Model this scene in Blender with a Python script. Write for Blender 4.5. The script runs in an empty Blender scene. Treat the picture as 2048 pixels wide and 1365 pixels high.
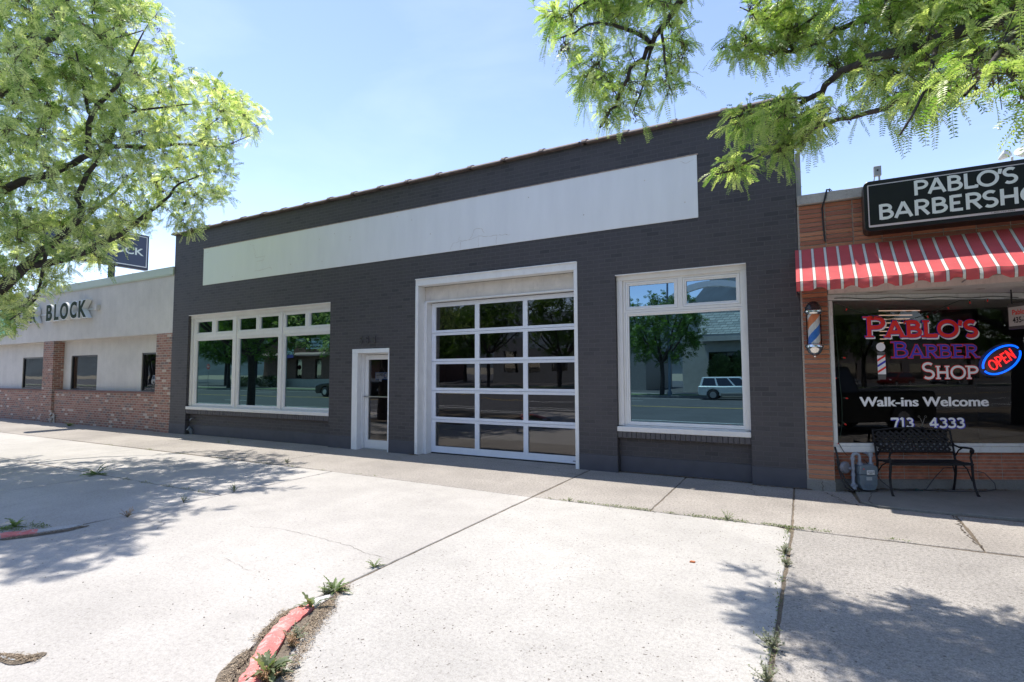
import bpy, bmesh, math, random
import numpy as np
from mathutils import Vector, Matrix
R=math.radians
random.seed(7); rng=np.random.default_rng(7)
scn=bpy.context.scene
COL=scn.collection
# ------------------------------------------------------------ camera, world, sun, exposure
YAW,PIT,ROL=R(28.478),R(3.490),R(-0.234); FPX=1057.4; EYE=1.68
def cam_axes():
    cy,sy=math.cos(YAW),math.sin(YAW)
    fw=Vector((-sy*math.cos(PIT),cy*math.cos(PIT),math.sin(PIT)))
    r=Vector((cy,sy,0)); u=r.cross(fw)
    return r*math.cos(ROL)+u*math.sin(ROL), -r*math.sin(ROL)+u*math.cos(ROL), fw
cr,cu,cf=cam_axes()
cam=bpy.data.cameras.new('camera'); co=bpy.data.objects.new('camera',cam); COL.objects.link(co)
m=Matrix((( cr.x,cu.x,-cf.x,0),(cr.y,cu.y,-cf.y,0),(cr.z,cu.z,-cf.z,EYE),(0,0,0,1)))
co.matrix_world=m
cam.sensor_width=36; cam.lens=FPX/2048*36; cam.clip_end=6000; cam.clip_start=0.05
scn.camera=co
W=bpy.data.worlds.new("World"); scn.world=W; W.use_nodes=True
wn=W.node_tree.nodes; wl=W.node_tree.links
sunv=Vector((-.33,.12,1)).normalized()
sky=wn.new('ShaderNodeTexSky'); sky.sky_type='NISHITA'; sky.sun_disc=False
sky.sun_elevation=math.asin(sunv.z); sky.sun_rotation=math.atan2(sunv.x,sunv.y)
sky.altitude=1400; sky.air_density=1.0; sky.dust_density=.25; sky.ozone_density=1.6
bg=wn['Background']; bg.inputs[1].default_value=.15
tint=wn.new('ShaderNodeMix'); tint.data_type='RGBA'; tint.blend_type='MULTIPLY'; tint.inputs[0].default_value=1; tint.inputs[7].default_value=(1.12,.985,.985,1)
wl.new(sky.outputs[0],tint.inputs[6]); 
_tc=wn.new('ShaderNodeTexCoord'); _mp=wn.new('ShaderNodeMapping'); _mp.inputs['Scale'].default_value=(1.2,2.6,5.0); _mp.inputs['Rotation'].default_value=(.2,.1,.5); wl.new(_tc.outputs['Generated'],_mp.inputs[0])
_nz=wn.new('ShaderNodeTexNoise'); _nz.inputs['Scale'].default_value=1.6; _nz.inputs['Detail'].default_value=7; _nz.inputs['Roughness'].default_value=.55; _nz.inputs['Distortion'].default_value=.4; wl.new(_mp.outputs[0],_nz.inputs['Vector'])
_rp=wn.new('ShaderNodeValToRGB'); _rp.color_ramp.elements[0].position=.45; _rp.color_ramp.elements[1].position=.78; _rp.color_ramp.elements[1].color=(.07,.07,.07,1); wl.new(_nz.outputs['Fac'],_rp.inputs[0])
_cl=wn.new('ShaderNodeMix'); _cl.data_type='RGBA'; wl.new(_rp.outputs[0],_cl.inputs[0]); wl.new(tint.outputs[2],_cl.inputs[6]); _cl.inputs[7].default_value=(6.2,6.4,6.6,1); wl.new(_cl.outputs[2],bg.inputs[0])
sl=bpy.data.lights.new('sun','SUN'); sl.energy=3.4; sl.angle=R(.53); sl.color=(1,.945,.865)
so=bpy.data.objects.new('sun',sl); COL.objects.link(so)
so.rotation_euler=(-sunv).to_track_quat('-Z','Y').to_euler(); so.location=(0,0,30)
scn.view_settings.view_transform='Standard'; scn.view_settings.look='None'
scn.view_settings.exposure=1.10; scn.view_settings.gamma=1
scn.cycles.max_bounces=8; scn.cycles.transparent_max_bounces=16; scn.cycles.transmission_bounces=4
scn.cycles.glossy_bounces=4; scn.cycles.diffuse_bounces=3; scn.cycles.caustics_reflective=False
scn.cycles.use_denoising=True
# ------------------------------------------------------------ helpers
def tag(o,label=None,cat=None,group=None,kind=None):
    if label: o['label']=label
    if cat: o['category']=cat
    if group: o['group']=group
    if kind: o['kind']=kind
    return o
def thing(name,label,cat,loc=(0,0,0),rz=0,group=None):
    o=bpy.data.objects.new(name,None); COL.objects.link(o); o.location=loc; o.rotation_euler=(0,0,rz)
    o.empty_display_size=.2
    return tag(o,label,cat,group)
class MB:
    def __init__(s): s.v=[]; s.f=[]; s.m=[]; s.cur=0; s.T=None
    def add(s,vs,fs):
        b=len(s.v)
        if s.T is not None: vs=[tuple(s.T@Vector(v)) for v in vs]
        s.v+= [tuple(v) for v in vs]; s.f+=[tuple(i+b for i in f) for f in fs]; s.m+=[s.cur]*len(fs); return s
    def box(s,x0,x1,y0,y1,z0,z1):
        return s.add([(x0,y0,z0),(x1,y0,z0),(x1,y1,z0),(x0,y1,z0),(x0,y0,z1),(x1,y0,z1),(x1,y1,z1),(x0,y1,z1)],
          [(0,3,2,1),(4,5,6,7),(0,1,5,4),(1,2,6,5),(2,3,7,6),(3,0,4,7)])
    def quad(s,a,b,c,d): return s.add([a,b,c,d],[(0,1,2,3)])
    def prism(s,poly,ax,a0,a1):
        # poly of 2D points in the plane normal to axis ax ('x','y','z')
        def mk(p,a):
            return (a,p[0],p[1]) if ax=='x' else ((p[0],a,p[1]) if ax=='y' else (p[0],p[1],a))
        n=len(poly); vs=[mk(p,a0) for p in poly]+[mk(p,a1) for p in poly]
        fs=[tuple(range(n)),tuple(range(2*n-1,n-1,-1))]+[(i,i+n,(i+1)%n+n,(i+1)%n) for i in range(n)]
        return s.add(vs,fs)
    def tube(s,pts,r,n=8,cap=True,closed=False):
        pts=[Vector(p) for p in pts]; k=len(pts)
        rs=r if isinstance(r,(list,tuple)) else [r]*k
        up=None; vs=[]; 
        for i,p in enumerate(pts):
            a=pts[(i-1)%k] if (i>0 or closed) else p; b=pts[(i+1)%k] if (i<k-1 or closed) else p
            t=(b-a).normalized()
            if t.length<.5: t=Vector((0,0,1))
            if up is None:
                up=t.cross(Vector((0,0,1)));
                if up.length<.05: up=t.cross(Vector((1,0,0)))
            up=(up-t*up.dot(t)).normalized(); w=t.cross(up)
            for j in range(n):
                an=2*math.pi*j/n; vs.append(p+(up*math.cos(an)+w*math.sin(an))*rs[i])
        fs=[]
        for i in range(k-1 if not closed else k):
            for j in range(n):
                a=i*n+j; b=i*n+(j+1)%n; c=((i+1)%k)*n+(j+1)%n; d=((i+1)%k)*n+j
                fs.append((a,b,c,d))
        if cap and not closed: fs+= [tuple(range(n-1,-1,-1)),tuple((k-1)*n+j for j in range(n))]
        return s.add(vs,fs)
    def lathe(s,prof,c=(0,0,0),n=24,axis='z'):
        vs=[];k=len(prof)
        for (r,h) in prof:
            for j in range(n):
                a=2*math.pi*j/n; x,y=r*math.cos(a),r*math.sin(a)
                q=(x,y,h) if axis=='z' else ((h,x,y) if axis=='x' else (x,h,y))
                vs.append((c[0]+q[0],c[1]+q[1],c[2]+q[2]))
        fs=[(i*n+j,i*n+(j+1)%n,(i+1)*n+(j+1)%n,(i+1)*n+j) for i in range(k-1) for j in range(n)]
        fs+=[tuple(range(n)),tuple((k-1)*n+j for j in range(n-1,-1,-1))]
        return s.add(vs,fs)
    def build(s,name,mat,parent=None,bev=0,smooth=False,fix=True):
        me=bpy.data.meshes.new(name); me.from_pydata(s.v,[],s.f)
        mats=mat if isinstance(mat,(list,tuple)) else [mat]
        for q in mats: me.materials.append(q)
        if len(mats)>1: me.polygons.foreach_set('material_index',s.m)
        if fix or bev:
            bm=bmesh.new(); bm.from_mesh(me)
            if fix: bmesh.ops.recalc_face_normals(bm,faces=bm.faces)
            if bev:
                es=[e for e in bm.edges if len(e.link_faces)==2 and e.calc_face_angle(0)>.6]
                bmesh.ops.bevel(bm,geom=es,offset=bev,segments=1,affect='EDGES',clamp_overlap=True)
            bm.to_mesh(me); bm.free()
        if smooth:
            me.polygons.foreach_set('use_smooth',[True]*len(me.polygons))
            try: me.set_sharp_from_angle(angle=R(40))
            except Exception: pass
        o=bpy.data.objects.new(name,me); COL.objects.link(o)
        if parent: o.parent=parent
        return o
def struct(o): o['kind']='structure'; return o
def copy_tree(o,parent=None):
    c=o.copy(); COL.objects.link(c); c.parent=parent
    for ch in list(o.children): copy_tree(ch,c)
    return c
# ------------------------------------------------------------ materials
MATS={}
def newmat(n):
    m=bpy.data.materials.new(n); m.use_nodes=True; nt=m.node_tree; b=nt.nodes['Principled BSDF']
    return m,nt,b
def mixc(nt,fac,a,b,mode='MIX'):
    x=nt.nodes.new('ShaderNodeMix'); x.data_type='RGBA'; x.blend_type=mode
    for i,v in ((0,fac),(6,a),(7,b)):
        if isinstance(v,(int,float)): x.inputs[i].default_value=v
        elif isinstance(v,(tuple,list)): x.inputs[i].default_value=(*v[:3],1)
        else: nt.links.new(v,x.inputs[i])
    return x.outputs[2]
def coords(nt,scale=(1,1,1),rot=(0,0,0),kind='Object'):
    tc=nt.nodes.new('ShaderNodeTexCoord'); mp=nt.nodes.new('ShaderNodeMapping')
    mp.inputs['Scale'].default_value=scale; mp.inputs['Rotation'].default_value=rot
    nt.links.new(tc.outputs[kind],mp.inputs[0]); return mp.outputs[0]
def noise(nt,vec,sc,det=4,rough=.55,dist=0):
    n=nt.nodes.new('ShaderNodeTexNoise'); n.inputs['Scale'].default_value=sc; n.inputs['Detail'].default_value=det
    n.inputs['Roughness'].default_value=rough; n.inputs['Distortion'].default_value=dist
    nt.links.new(vec,n.inputs['Vector']); return n.outputs['Fac']
def ramp(nt,fac,stops):
    r=nt.nodes.new('ShaderNodeValToRGB'); e=r.color_ramp.elements
    while len(e)<len(stops): e.new(.5)
    for el,(p,c) in zip(e,stops):
        el.position=p; el.color=(c,c,c,1) if isinstance(c,(int,float)) else (*c,1)
    nt.links.new(fac,r.inputs[0]); return r.outputs[0]
def math_(nt,op,a,b=None):
    n=nt.nodes.new('ShaderNodeMath'); n.operation=op
    for i,v in ((0,a),(1,b)):
        if v is None: continue
        if isinstance(v,(int,float)): n.inputs[i].default_value=v
        else: nt.links.new(v,n.inputs[i])
    return n.outputs[0]
def bump(nt,b,h,st,dist=.01):
    n=nt.nodes.new('ShaderNodeBump'); n.inputs['Strength'].default_value=st; n.inputs['Distance'].default_value=dist
    nt.links.new(h,n.inputs['Height']); nt.links.new(n.outputs[0],b.inputs['Normal'])
def simple(n,col,rough=.6,metal=0,var=.0,sc=6,bmp=0,bsc=60,spec=.5,dirt=0):
    if n in MATS: return MATS[n]
    m,nt,b=newmat(n); b.inputs['Roughness'].default_value=rough; b.inputs['Metallic'].default_value=metal
    b.inputs['Specular IOR Level'].default_value=spec
    b.inputs['Base Color'].default_value=(*col,1)
    if var or dirt:
        v=coords(nt); f=noise(nt,v,sc,5)
        lo=tuple(c*(1-var) for c in col); hi=tuple(min(1,c*(1+var)) for c in col)
        c=mixc(nt,ramp(nt,f,[(.3,0),(.7,1)]),lo,hi)
        if dirt:
            f2=noise(nt,coords(nt,(2,2,.6)),9,6,.7)
            c=mixc(nt,ramp(nt,f2,[(.52,0),(.72,dirt)]),c,(.22,.19,.15))
        nt.links.new(c,b.inputs['Base Color'])
    if bmp: bump(nt,b,noise(nt,coords(nt),bsc,3),bmp,.004)
    MATS[n]=m; return m
def brickmat(n,bw,bh,mortar,stops,mortarcol,rough=.8,bstr=.5,noise_amt=.25,zoff=0,smear=0,axis=(R(90),0,0),spec=.5,offset=.5):
    m,nt,b=newmat(n); b.inputs['Roughness'].default_value=rough; b.inputs['Specular IOR Level'].default_value=spec
    geo=nt.nodes.new('ShaderNodeNewGeometry'); sp=nt.nodes.new('ShaderNodeSeparateXYZ'); nt.links.new(geo.outputs['Position'],sp.inputs[0])
    s=math_(nt,'ADD',sp.outputs[0],sp.outputs[1]); cb=nt.nodes.new('ShaderNodeCombineXYZ')
    nt.links.new(s,cb.inputs[0]); nt.links.new(sp.outputs[2],cb.inputs[1])
    wob=nt.nodes.new('ShaderNodeTexNoise'); wob.inputs['Scale'].default_value=3; nt.links.new(cb.outputs[0],wob.inputs['Vector'])
    va=nt.nodes.new('ShaderNodeVectorMath'); va.operation='MULTIPLY_ADD'; va.inputs[1].default_value=(.012,.012,0)
    nt.links.new(wob.outputs['Color'],va.inputs[0]); nt.links.new(cb.outputs[0],va.inputs[2])
    t=nt.nodes.new('ShaderNodeTexBrick'); nt.links.new(va.outputs[0],t.inputs['Vector'])
    t.offset=offset
    t.inputs['Scale'].default_value=1; t.inputs['Brick Width'].default_value=bw; t.inputs['Row Height'].default_value=bh
    t.inputs['Mortar Size'].default_value=mortar; t.inputs['Mortar Smooth'].default_value=.3; t.inputs['Bias'].default_value=0
    t.inputs['Color1'].default_value=(0,0,0,1); t.inputs['Color2'].default_value=(1,1,1,1); t.inputs['Mortar'].default_value=(.5,.5,.5,1)
    cr_=nt.nodes.new('ShaderNodeValToRGB'); e=cr_.color_ramp.elements
    while len(e)<len(stops): e.new(.5)
    for el,(p,c) in zip(e,stops): el.position=p; el.color=(*c,1)
    cr_.color_ramp.interpolation='CONSTANT' if len(stops)>4 else 'LINEAR'
    nt.links.new(t.outputs['Color'],cr_.inputs[0])
    fn=noise(nt,geo.outputs['Position'],40,5,.7); base=mixc(nt,noise_amt,cr_.outputs[0],ramp(nt,fn,[(.3,.35),(.7,1)]),'MULTIPLY')
    big=noise(nt,geo.outputs['Position'],1.1,4); base=mixc(nt,.35,base,ramp(nt,big,[(.3,.72),(.7,1)]),'MULTIPLY')
    vs_=noise(nt,coords(nt,(1.4,1.4,.16),kind='Object'),3.3,6,.65); base=mixc(nt,.5,base,ramp(nt,vs_,[(.33,.80),(.62,1)]),'MULTIPLY')
    if smear:
        sm=noise(nt,geo.outputs['Position'],9,5,.7); base=mixc(nt,ramp(nt,sm,[(.6,0),(.68,smear)]),base,(.55,.5,.44))
    c=mixc(nt,t.outputs['Fac'],base,mortarcol); nt.links.new(c,b.inputs['Base Color'])
    h=math_(nt,'SUBTRACT',1,t.outputs['Fac']); h=math_(nt,'ADD',h,math_(nt,'MULTIPLY',fn,.5))
    bump(nt,b,h,bstr,.008); MATS[n]=m; return m
def concrete(n,col,pits=.5,rough=.9,grain=.15,pitscale=16,stain=.25,bst=.35,streak=0):
    m,nt,b=newmat(n); b.inputs['Roughness'].default_value=rough; b.inputs['Specular IOR Level'].default_value=.25
    g=nt.nodes.new('ShaderNodeNewGeometry').outputs['Position']
    big=noise(nt,g,.55,6,.6); mid=noise(nt,g,3.1,6,.65); fine=noise(nt,g,95,4,.8)
    lo=tuple(c*(1-stain) for c in col); hi=tuple(min(1,c*1.06) for c in col)
    c=mixc(nt,ramp(nt,big,[(.33,0),(.62,1)]),lo,hi)
    c=mixc(nt,.55,c,ramp(nt,mid,[(.3,.84),(.65,1)]),'MULTIPLY')
    c=mixc(nt,1,c,ramp(nt,fine,[(.25,1-grain*2),(.6,1)]),'MULTIPLY'); c=mixc(nt,1,c,ramp(nt,noise(nt,g,34,5,.75),[(.3,1-grain*1.5),(.55,1)]),'MULTIPLY')
    stn=noise(nt,g,1.35,7,.75,1.2); c=mixc(nt,ramp(nt,stn,[(.56,0),(.72,min(.45,stain*2.2))]),c,tuple(q*.52 for q in col))
    v=nt.nodes.new('ShaderNodeTexVoronoi'); v.inputs['Scale'].default_value=pitscale; v.inputs['Randomness'].default_value=1
    wv=nt.nodes.new('ShaderNodeVectorMath'); wv.operation='MULTIPLY_ADD'; wv.inputs[1].default_value=(.03,.03,0)
    wb=nt.nodes.new('ShaderNodeTexNoise'); wb.inputs['Scale'].default_value=30; nt.links.new(g,wb.inputs['Vector'])
    nt.links.new(wb.outputs['Color'],wv.inputs[0]); nt.links.new(g,wv.inputs[2]); nt.links.new(wv.outputs[0],v.inputs['Vector'])
    # size of each pit varies by cell colour
    sep=nt.nodes.new('ShaderNodeSeparateColor'); nt.links.new(v.outputs['Color'],sep.inputs[0])
    thr=math_(nt,'MULTIPLY',math_(nt,'POWER',sep.outputs[0],3.0),.30)
    pit=math_(nt,'LESS_THAN',v.outputs['Distance'],thr)
    dens=ramp(nt,noise(nt,g,1.7,3),[(.30,.15),(.52,1)])
    pf=math_(nt,'MULTIPLY',math_(nt,'MULTIPLY',pit,dens),pits)
    c=mixc(nt,pf,c,(.12,.10,.085))
    v2=nt.nodes.new('ShaderNodeTexVoronoi'); v2.inputs['Scale'].default_value=pitscale*3.3; nt.links.new(wv.outputs[0],v2.inputs['Vector'])
    s2=nt.nodes.new('ShaderNodeSeparateColor'); nt.links.new(v2.outputs['Color'],s2.inputs[0])
    p2=math_(nt,'LESS_THAN',v2.outputs['Distance'],math_(nt,'MULTIPLY',math_(nt,'POWER',s2.outputs[1],3.0),.42))
    c=mixc(nt,math_(nt,'MULTIPLY',p2,pits*.55),c,(.17,.14,.12))
    if streak:
        w=noise(nt,coords(nt,(1,1,.12)),7,5,.6); c=mixc(nt,streak,c,ramp(nt,w,[(.35,.6),(.6,1)]),'MULTIPLY')
    nt.links.new(c,b.inputs['Base Color'])
    h=math_(nt,'SUBTRACT',math_(nt,'MULTIPLY',fine,.6),pf); h=math_(nt,'ADD',h,mid)
    bump(nt,b,h,bst,.006); MATS[n]=m; return m
def glassmat(n,tint,refl,wav=0,wsc=1.2,back=(.01,.012,.014),transp=.06,bst=.02):
    m,nt,b=newmat(n); nt.nodes.remove(b); out=nt.nodes['Material Output']
    gl=nt.nodes.new('ShaderNodeBsdfGlossy'); gl.inputs['Roughness'].default_value=.0; gl.inputs['Color'].default_value=(*tint,1)
    tr=nt.nodes.new('ShaderNodeBsdfTransparent'); tr.inputs['Color'].default_value=(transp,)*3+(1,)
    fr=nt.nodes.new('ShaderNodeFresnel'); fr.inputs['IOR'].default_value=1.5
    fac=math_(nt,'MINIMUM',math_(nt,'ADD',math_(nt,'MULTIPLY',fr.outputs[0],1.2),refl),1.0)
    ms=nt.nodes.new('ShaderNodeMixShader'); nt.links.new(fac,ms.inputs[0]); nt.links.new(tr.outputs[0],ms.inputs[1]); nt.links.new(gl.outputs[0],ms.inputs[2])
    nt.links.new(ms.outputs[0],out.inputs[0])
    if wav:
        bp=nt.nodes.new('ShaderNodeBump'); bp.inputs['Strength'].default_value=wav; bp.inputs['Distance'].default_value=bst
        nt.links.new(noise(nt,coords(nt,(1,1,1)),wsc,2,.4),bp.inputs['Height'])
        nt.links.new(bp.outputs[0],gl.inputs['Normal'])
    MATS[n]=m; return m
def emis(n,col,s):
    m,nt,b=newmat(n); b.inputs['Base Color'].default_value=(*col,1); b.inputs['Emission Color'].default_value=(*col,1); b.inputs['Emission Strength'].default_value=s; return m
white=simple('white_paint',(.74,.72,.68),.45,var=.04,sc=3,dirt=.09,bmp=.15,bsc=40)
vinylw=simple('white_vinyl',(.78,.77,.74),.35,var=.03,sc=4,dirt=.05)
alum=simple('white_aluminium',(.76,.79,.84),.3,var=.03,sc=5,dirt=.05)
doorjamb=simple('jamb_paint',(.78,.78,.76),.5,var=.05,sc=5,dirt=.1,bmp=.1)
plaster=simple('rough_plaster',(.66,.62,.56),.9,var=.1,sc=4,bmp=.9,bsc=70,dirt=.2)
dark=simple('dark_inside',(.02,.02,.022),.9)
rubber=simple('black_rubber',(.015,.015,.016),.6)
paintb=brickmat('painted_brick',.21,.0735,.007,[(0,(.070,.065,.067)),(.45,(.080,.074,.076)),(.8,(.077,.071,.073)),(1,(.054,.051,.054))],(.084,.078,.080),rough=.6,bstr=.5,noise_amt=.3,spec=.4)
render_=simple('painted_plinth',(.066,.067,.080),.6,var=.12,sc=4,bmp=.35,bsc=18)
rbrick=brickmat('rustic_brick',.2,.0735,.008,[(0,(.34,.15,.105)),(.2,(.43,.21,.15)),(.38,(.28,.17,.135)),(.5,(.47,.24,.17)),(.66,(.25,.17,.15)),(.76,(.40,.20,.14)),(.9,(.66,.54,.45)),(.95,(.36,.23,.18))],(.46,.40,.34),rough=.85,bstr=.9,noise_amt=.4,smear=.5)
stucco=concrete('stucco',(.70,.665,.61),pits=.03,stain=.06,grain=.05,bst=.2,streak=.10)
sill_br=simple('sill_brick_red',(.20,.10,.08),.8,var=.2,sc=9,bmp=.5)
greentrim=simple('pale_green_metal',(.50,.57,.46),.5,var=.05,sc=2,dirt=.06)
dkframe=simple('dark_bronze_frame',(.03,.03,.03),.4)
def banner_mat():
    m,nt,b=newmat('sign_band_paint'); b.inputs['Roughness'].default_value=.7
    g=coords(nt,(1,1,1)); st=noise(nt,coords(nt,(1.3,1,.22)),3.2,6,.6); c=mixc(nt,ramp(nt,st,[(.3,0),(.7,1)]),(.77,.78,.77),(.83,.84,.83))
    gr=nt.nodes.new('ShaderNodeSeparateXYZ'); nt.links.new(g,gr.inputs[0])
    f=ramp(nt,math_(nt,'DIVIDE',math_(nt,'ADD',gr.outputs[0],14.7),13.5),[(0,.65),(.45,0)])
    c=mixc(nt,f,c,(.70,.78,.66)) # green light bounced off the left tree, painted in towards the far end
    sp=noise(nt,g,14,3,.7); c=mixc(nt,ramp(nt,sp,[(.72,0),(.78,.5)]),c,(.4,.38,.34))
    nt.links.new(c,b.inputs['Base Color']); bump(nt,b,noise(nt,g,10,5,.7),.25,.006); return m
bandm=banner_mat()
tilem=simple('clay_coping',(.13,.10,.09),.75,var=.35,sc=7,bmp=.6,bsc=30)
drive=concrete('drive_concrete',(.475,.45,.418),pits=.42,pitscale=34,stain=.14,grain=.16)
pitted=concrete('pitted_concrete',(.49,.468,.436),pits=.85,pitscale=40,stain=.14,grain=.17,bst=.6)
rough_c=concrete('rough_concrete',(.45,.42,.385),pits=.8,pitscale=32,stain=.2,grain=.34,bst=.8)
beige_c=concrete('beige_concrete',(.45,.412,.37),pits=.4,pitscale=28,stain=.2,grain=.34,bst=.6)
conc=concrete('grey_concrete',(.27,.26,.235),pits=.3,pitscale=20,stain=.25,grain=.12)
soil=concrete('joint_soil',(.27,.22,.165),pits=.8,pitscale=40,stain=.4,grain=.4,bst=1)
asphalt=concrete('asphalt',(.115,.115,.118),pits=.2,pitscale=30,stain=.15,grain=.25)
def redkerb():
    m,nt,b=newmat('kerb_red_paint'); b.inputs['Roughness'].default_value=.95; b.inputs['Specular IOR Level'].default_value=.15
    g=nt.nodes.new('ShaderNodeNewGeometry').outputs['Position']
    c=mixc(nt,ramp(nt,noise(nt,g,8,5),[(.3,0),(.7,1)]),(.56,.15,.14),(.66,.25,.22))
    c=mixc(nt,ramp(nt,noise(nt,g,17,7,.8),[(.53,0),(.57,.85)]),c,(.42,.38,.35))
    nt.links.new(c,b.inputs['Base Color']); bump(nt,b,noise(nt,g,45,5,.7),.9,.008); return m
kred=redkerb()
grass_m=simple('grass',(.07,.13,.025),.8,var=.5,sc=12,bmp=.8,bsc=40)
# ------------------------------------------------------------ geometry: stepped wall from cells
def cellwall(mb,xs,zs,front,back):
    nx,nz=len(xs)-1,len(zs)-1
    F=[[front(i,k,(xs[i]+xs[i+1])/2,(zs[k]+zs[k+1])/2) for k in range(nz)] for i in range(nx)]
    def g(i,k): return F[i][k] if 0<=i<nx and 0<=k<nz else None
    for i in range(nx):
        for k in range(nz):
            y=F[i][k]; x0,x1,z0,z1=xs[i],xs[i+1],zs[k],zs[k+1]
            if y is None: continue
            mb.quad((x0,y,z0),(x1,y,z0),(x1,y,z1),(x0,y,z1)); mb.quad((x0,back,z0),(x0,back,z1),(x1,back,z1),(x1,back,z0))
            for (di,dk,a,b2) in ((-1,0,(x0,z0),(x0,z1)),(1,0,(x1,z0),(x1,z1)),(0,-1,(x0,z0),(x1,z0)),(0,1,(x0,z1),(x1,z1))):
                n=g(i+di,k+dk); e=back if n is None else n
                if e>y+1e-6: mb.quad((a[0],y,a[1]),(b2[0],y,b2[1]),(b2[0],e,b2[1]),(a[0],e,a[1]))
# ------------------------------------------------------------ SETTING: ground
def jit(poly,amp=.006,step=.12,seed=0):
    rr=random.Random(seed); out=[]
    for i,(a,b) in enumerate(zip(poly,poly[1:]+poly[:1])):
        L=math.dist(a,b); n=max(1,int(L/step)) if L<14 else max(1,int(L/.5))
        for k in range(n):
            t=k/n; q=(0 if k==0 else rr.gauss(0,amp))
            nx,ny=-(b[1]-a[1])/L,(b[0]-a[0])/L
            out.append((a[0]+(b[0]-a[0])*t+nx*q,a[1]+(b[1]-a[1])*t+ny*q))
    return out
def slab(name,polys,mat,z=0,th=.12,bev=.006):
    mb=MB()
    for i,p in enumerate(polys): mb.prism(jit(p,.003,.1,i+len(name)),'z',z-th,z)
    o=mb.build(name,mat,bev=bev); return struct(o)
def rect(x0,x1,y0,y1): return [(x0,y0),(x1,y0),(x1,y1),(x0,y1)]
mb=MB(); mb.box(-1400,1400,-2200,600,-.9,-.20); struct(mb.build('ground',simple('dry_earth',(.22,.19,.13),.9,var=.3,sc=.2)))
mb=MB(); mb.box(-60,40,.2,9.6,-.12,-.009); struct(mb.build('joint_soil_bed',soil))
g=.0045
slab('sidewalk',[rect(-60,-16.6,6.68,9.4),rect(-16.6+g*2,-8.95-g,6.70,9.4),[(-8.93+g,6.70),(-3.26-g,6.545),(-3.26-g,9.4),(-8.93+g,9.4)],rect(-3.24+g,-1.66-g*.6,6.56,9.4),rect(-1.65+g*.6,-.130,6.565,9.4),
   [(-.112,6.52),(1.47-g,6.55),(1.50-g,7.2),(1.54,7.98),(.80,7.98),(.62,8.2),(.55,9.4),(-.112,9.4)]],beige_c)
slab('sidewalk_right',[[(1.47+g*2,6.55),(12,6.55),(12,7.98),(1.56,7.98),(1.53,7.2)]],beige_c)
slab('entry_slab',[[(.815,8.03),(1.55,8.02),(1.62,8.07),(12,8.05),(12,11.6),(.6,11.6),(.64,8.25)]],conc,z=.022)
slab('driveway',[[(-8.8,.25),(-1.9,.25),(-2.2,1.3),(-2.5,1.6),(-2.75,1.85),(-2.92,2.05),(-3.07,2.27),(-3.21,2.52),(-3.26,2.78),(-3.26,6.53),(-7.13,6.64),(-7.13,2.9),(-7.2,2.6),(-7.36,2.35),(-7.6,2.1),(-8.0,1.8),(-8.6,1.4)]],drive)
slab('driveway_apron',[[(-.225,.25),(-.215,3.3),(-.185,4.5),(-.16,5.6),(-.135,6.35),(-.17,6.47),(-.28,6.53),(-3.235,6.54),(-3.235,3.1),(-3.13,2.86),(-2.98,2.5),(-2.78,2.24),(-2.56,1.98),(-2.2,1.62),(-1.9,1.3),(-1.6,.25)]],pitted)
slab('parking_strip',[[(-.197,.25),(12,.25),(12,6.50),(-.105,6.49),(-.13,5.6),(-.158,4.5),(-.188,3.3)]],rough_c)
slab('parking_strip_left',[rect(-60,-13.2,4.64,6.64),rect(-13.19+g,-7.16,4.66,6.63),[(-10.2,1.6),(-9.25,1.6),(-8.65,1.82),(-8.0,2.2),(-7.55,2.5),(-7.3,2.8),(-7.19,3.05),(-7.15,3.3),(-7.145,4.63),(-10.2,4.63)],rect(-60,-14.4,2.85,4.62),rect(-14.39,-12.7,4.0,4.62),rect(-12.69,-10.22,2.85,4.62)],drive)
slab('parking_strip_far_left',[rect(-60,-12.6,.25,2.82)],drive)
# planting bed of bare soil with the street tree
mb=MB(); mb.prism(jit([(-14.3,.4),(-9.0,.4),(-8.9,1.55),(-10.25,1.55),(-10.25,2.8),(-12.75,2.8),(-12.75,3.95),(-14.3,3.95)],.03,.2,3),'z',-.05,.012); struct(mb.build('tree_bed',soil))
# street kerb, road, markings, far side
def kerbline(name,y0,y1,x0,x1,mat): mb=MB(); mb.box(x0,x1,y0,y1,-.3,.0); return struct(mb.build(name,mat,bev=.02))
kerbline('street_kerb',.10,.24,-200,-12.7,conc); kerbline('street_kerb',.10,.24,.6,200,conc)
mb=MB(); mb.box(-400,400,-22,.5,-.3,-.13); struct(mb.build('road',asphalt))
wl_=simple('road_paint_white',(.62,.62,.6),.7,var=.2,sc=20); yl_=simple('road_paint_yellow',(.55,.38,.07),.7,var=.2,sc=20)
mb=MB()
for y in (-1.75,-2.45): mb.box(-300,300,y-.06,y+.06,-.13,-.126)
for i in range(-30,30):
    for y in (-5.6,-16.4): mb.box(i*12,i*12+3,y-.06,y+.06,-.13,-.126)
mb.box(-300,300,-19.9,-19.78,-.13,-.126)
struct(mb.build('lane_marking',wl_))
mb=MB()
for y in (-10.9,-11.15): mb.box(-300,300,y-.05,y+.05,-.13,-.126)
struct(mb.build('centre_line_marking',yl_))
mb=MB(); mb.box(-400,400,-22.2,-22.0,-.3,.02); struct(mb.build('far_kerb',conc,bev=.02))
mb=MB(); mb.box(-400,400,-24.6,-22.2,-.3,.01); struct(mb.build('verge',grass_m))
mb=MB(); mb.box(-400,400,-26.6,-24.6,-.3,.014); struct(mb.build('far_sidewalk',beige_c))
mb=MB(); mb.box(-400,400,-90,-26.6,-.3,.005); struct(mb.build('far_lot',asphalt))
mb=MB(); mb.box(-400,400,11.5,90,-.3,-.01); struct(mb.build('back_lot',asphalt))
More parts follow.
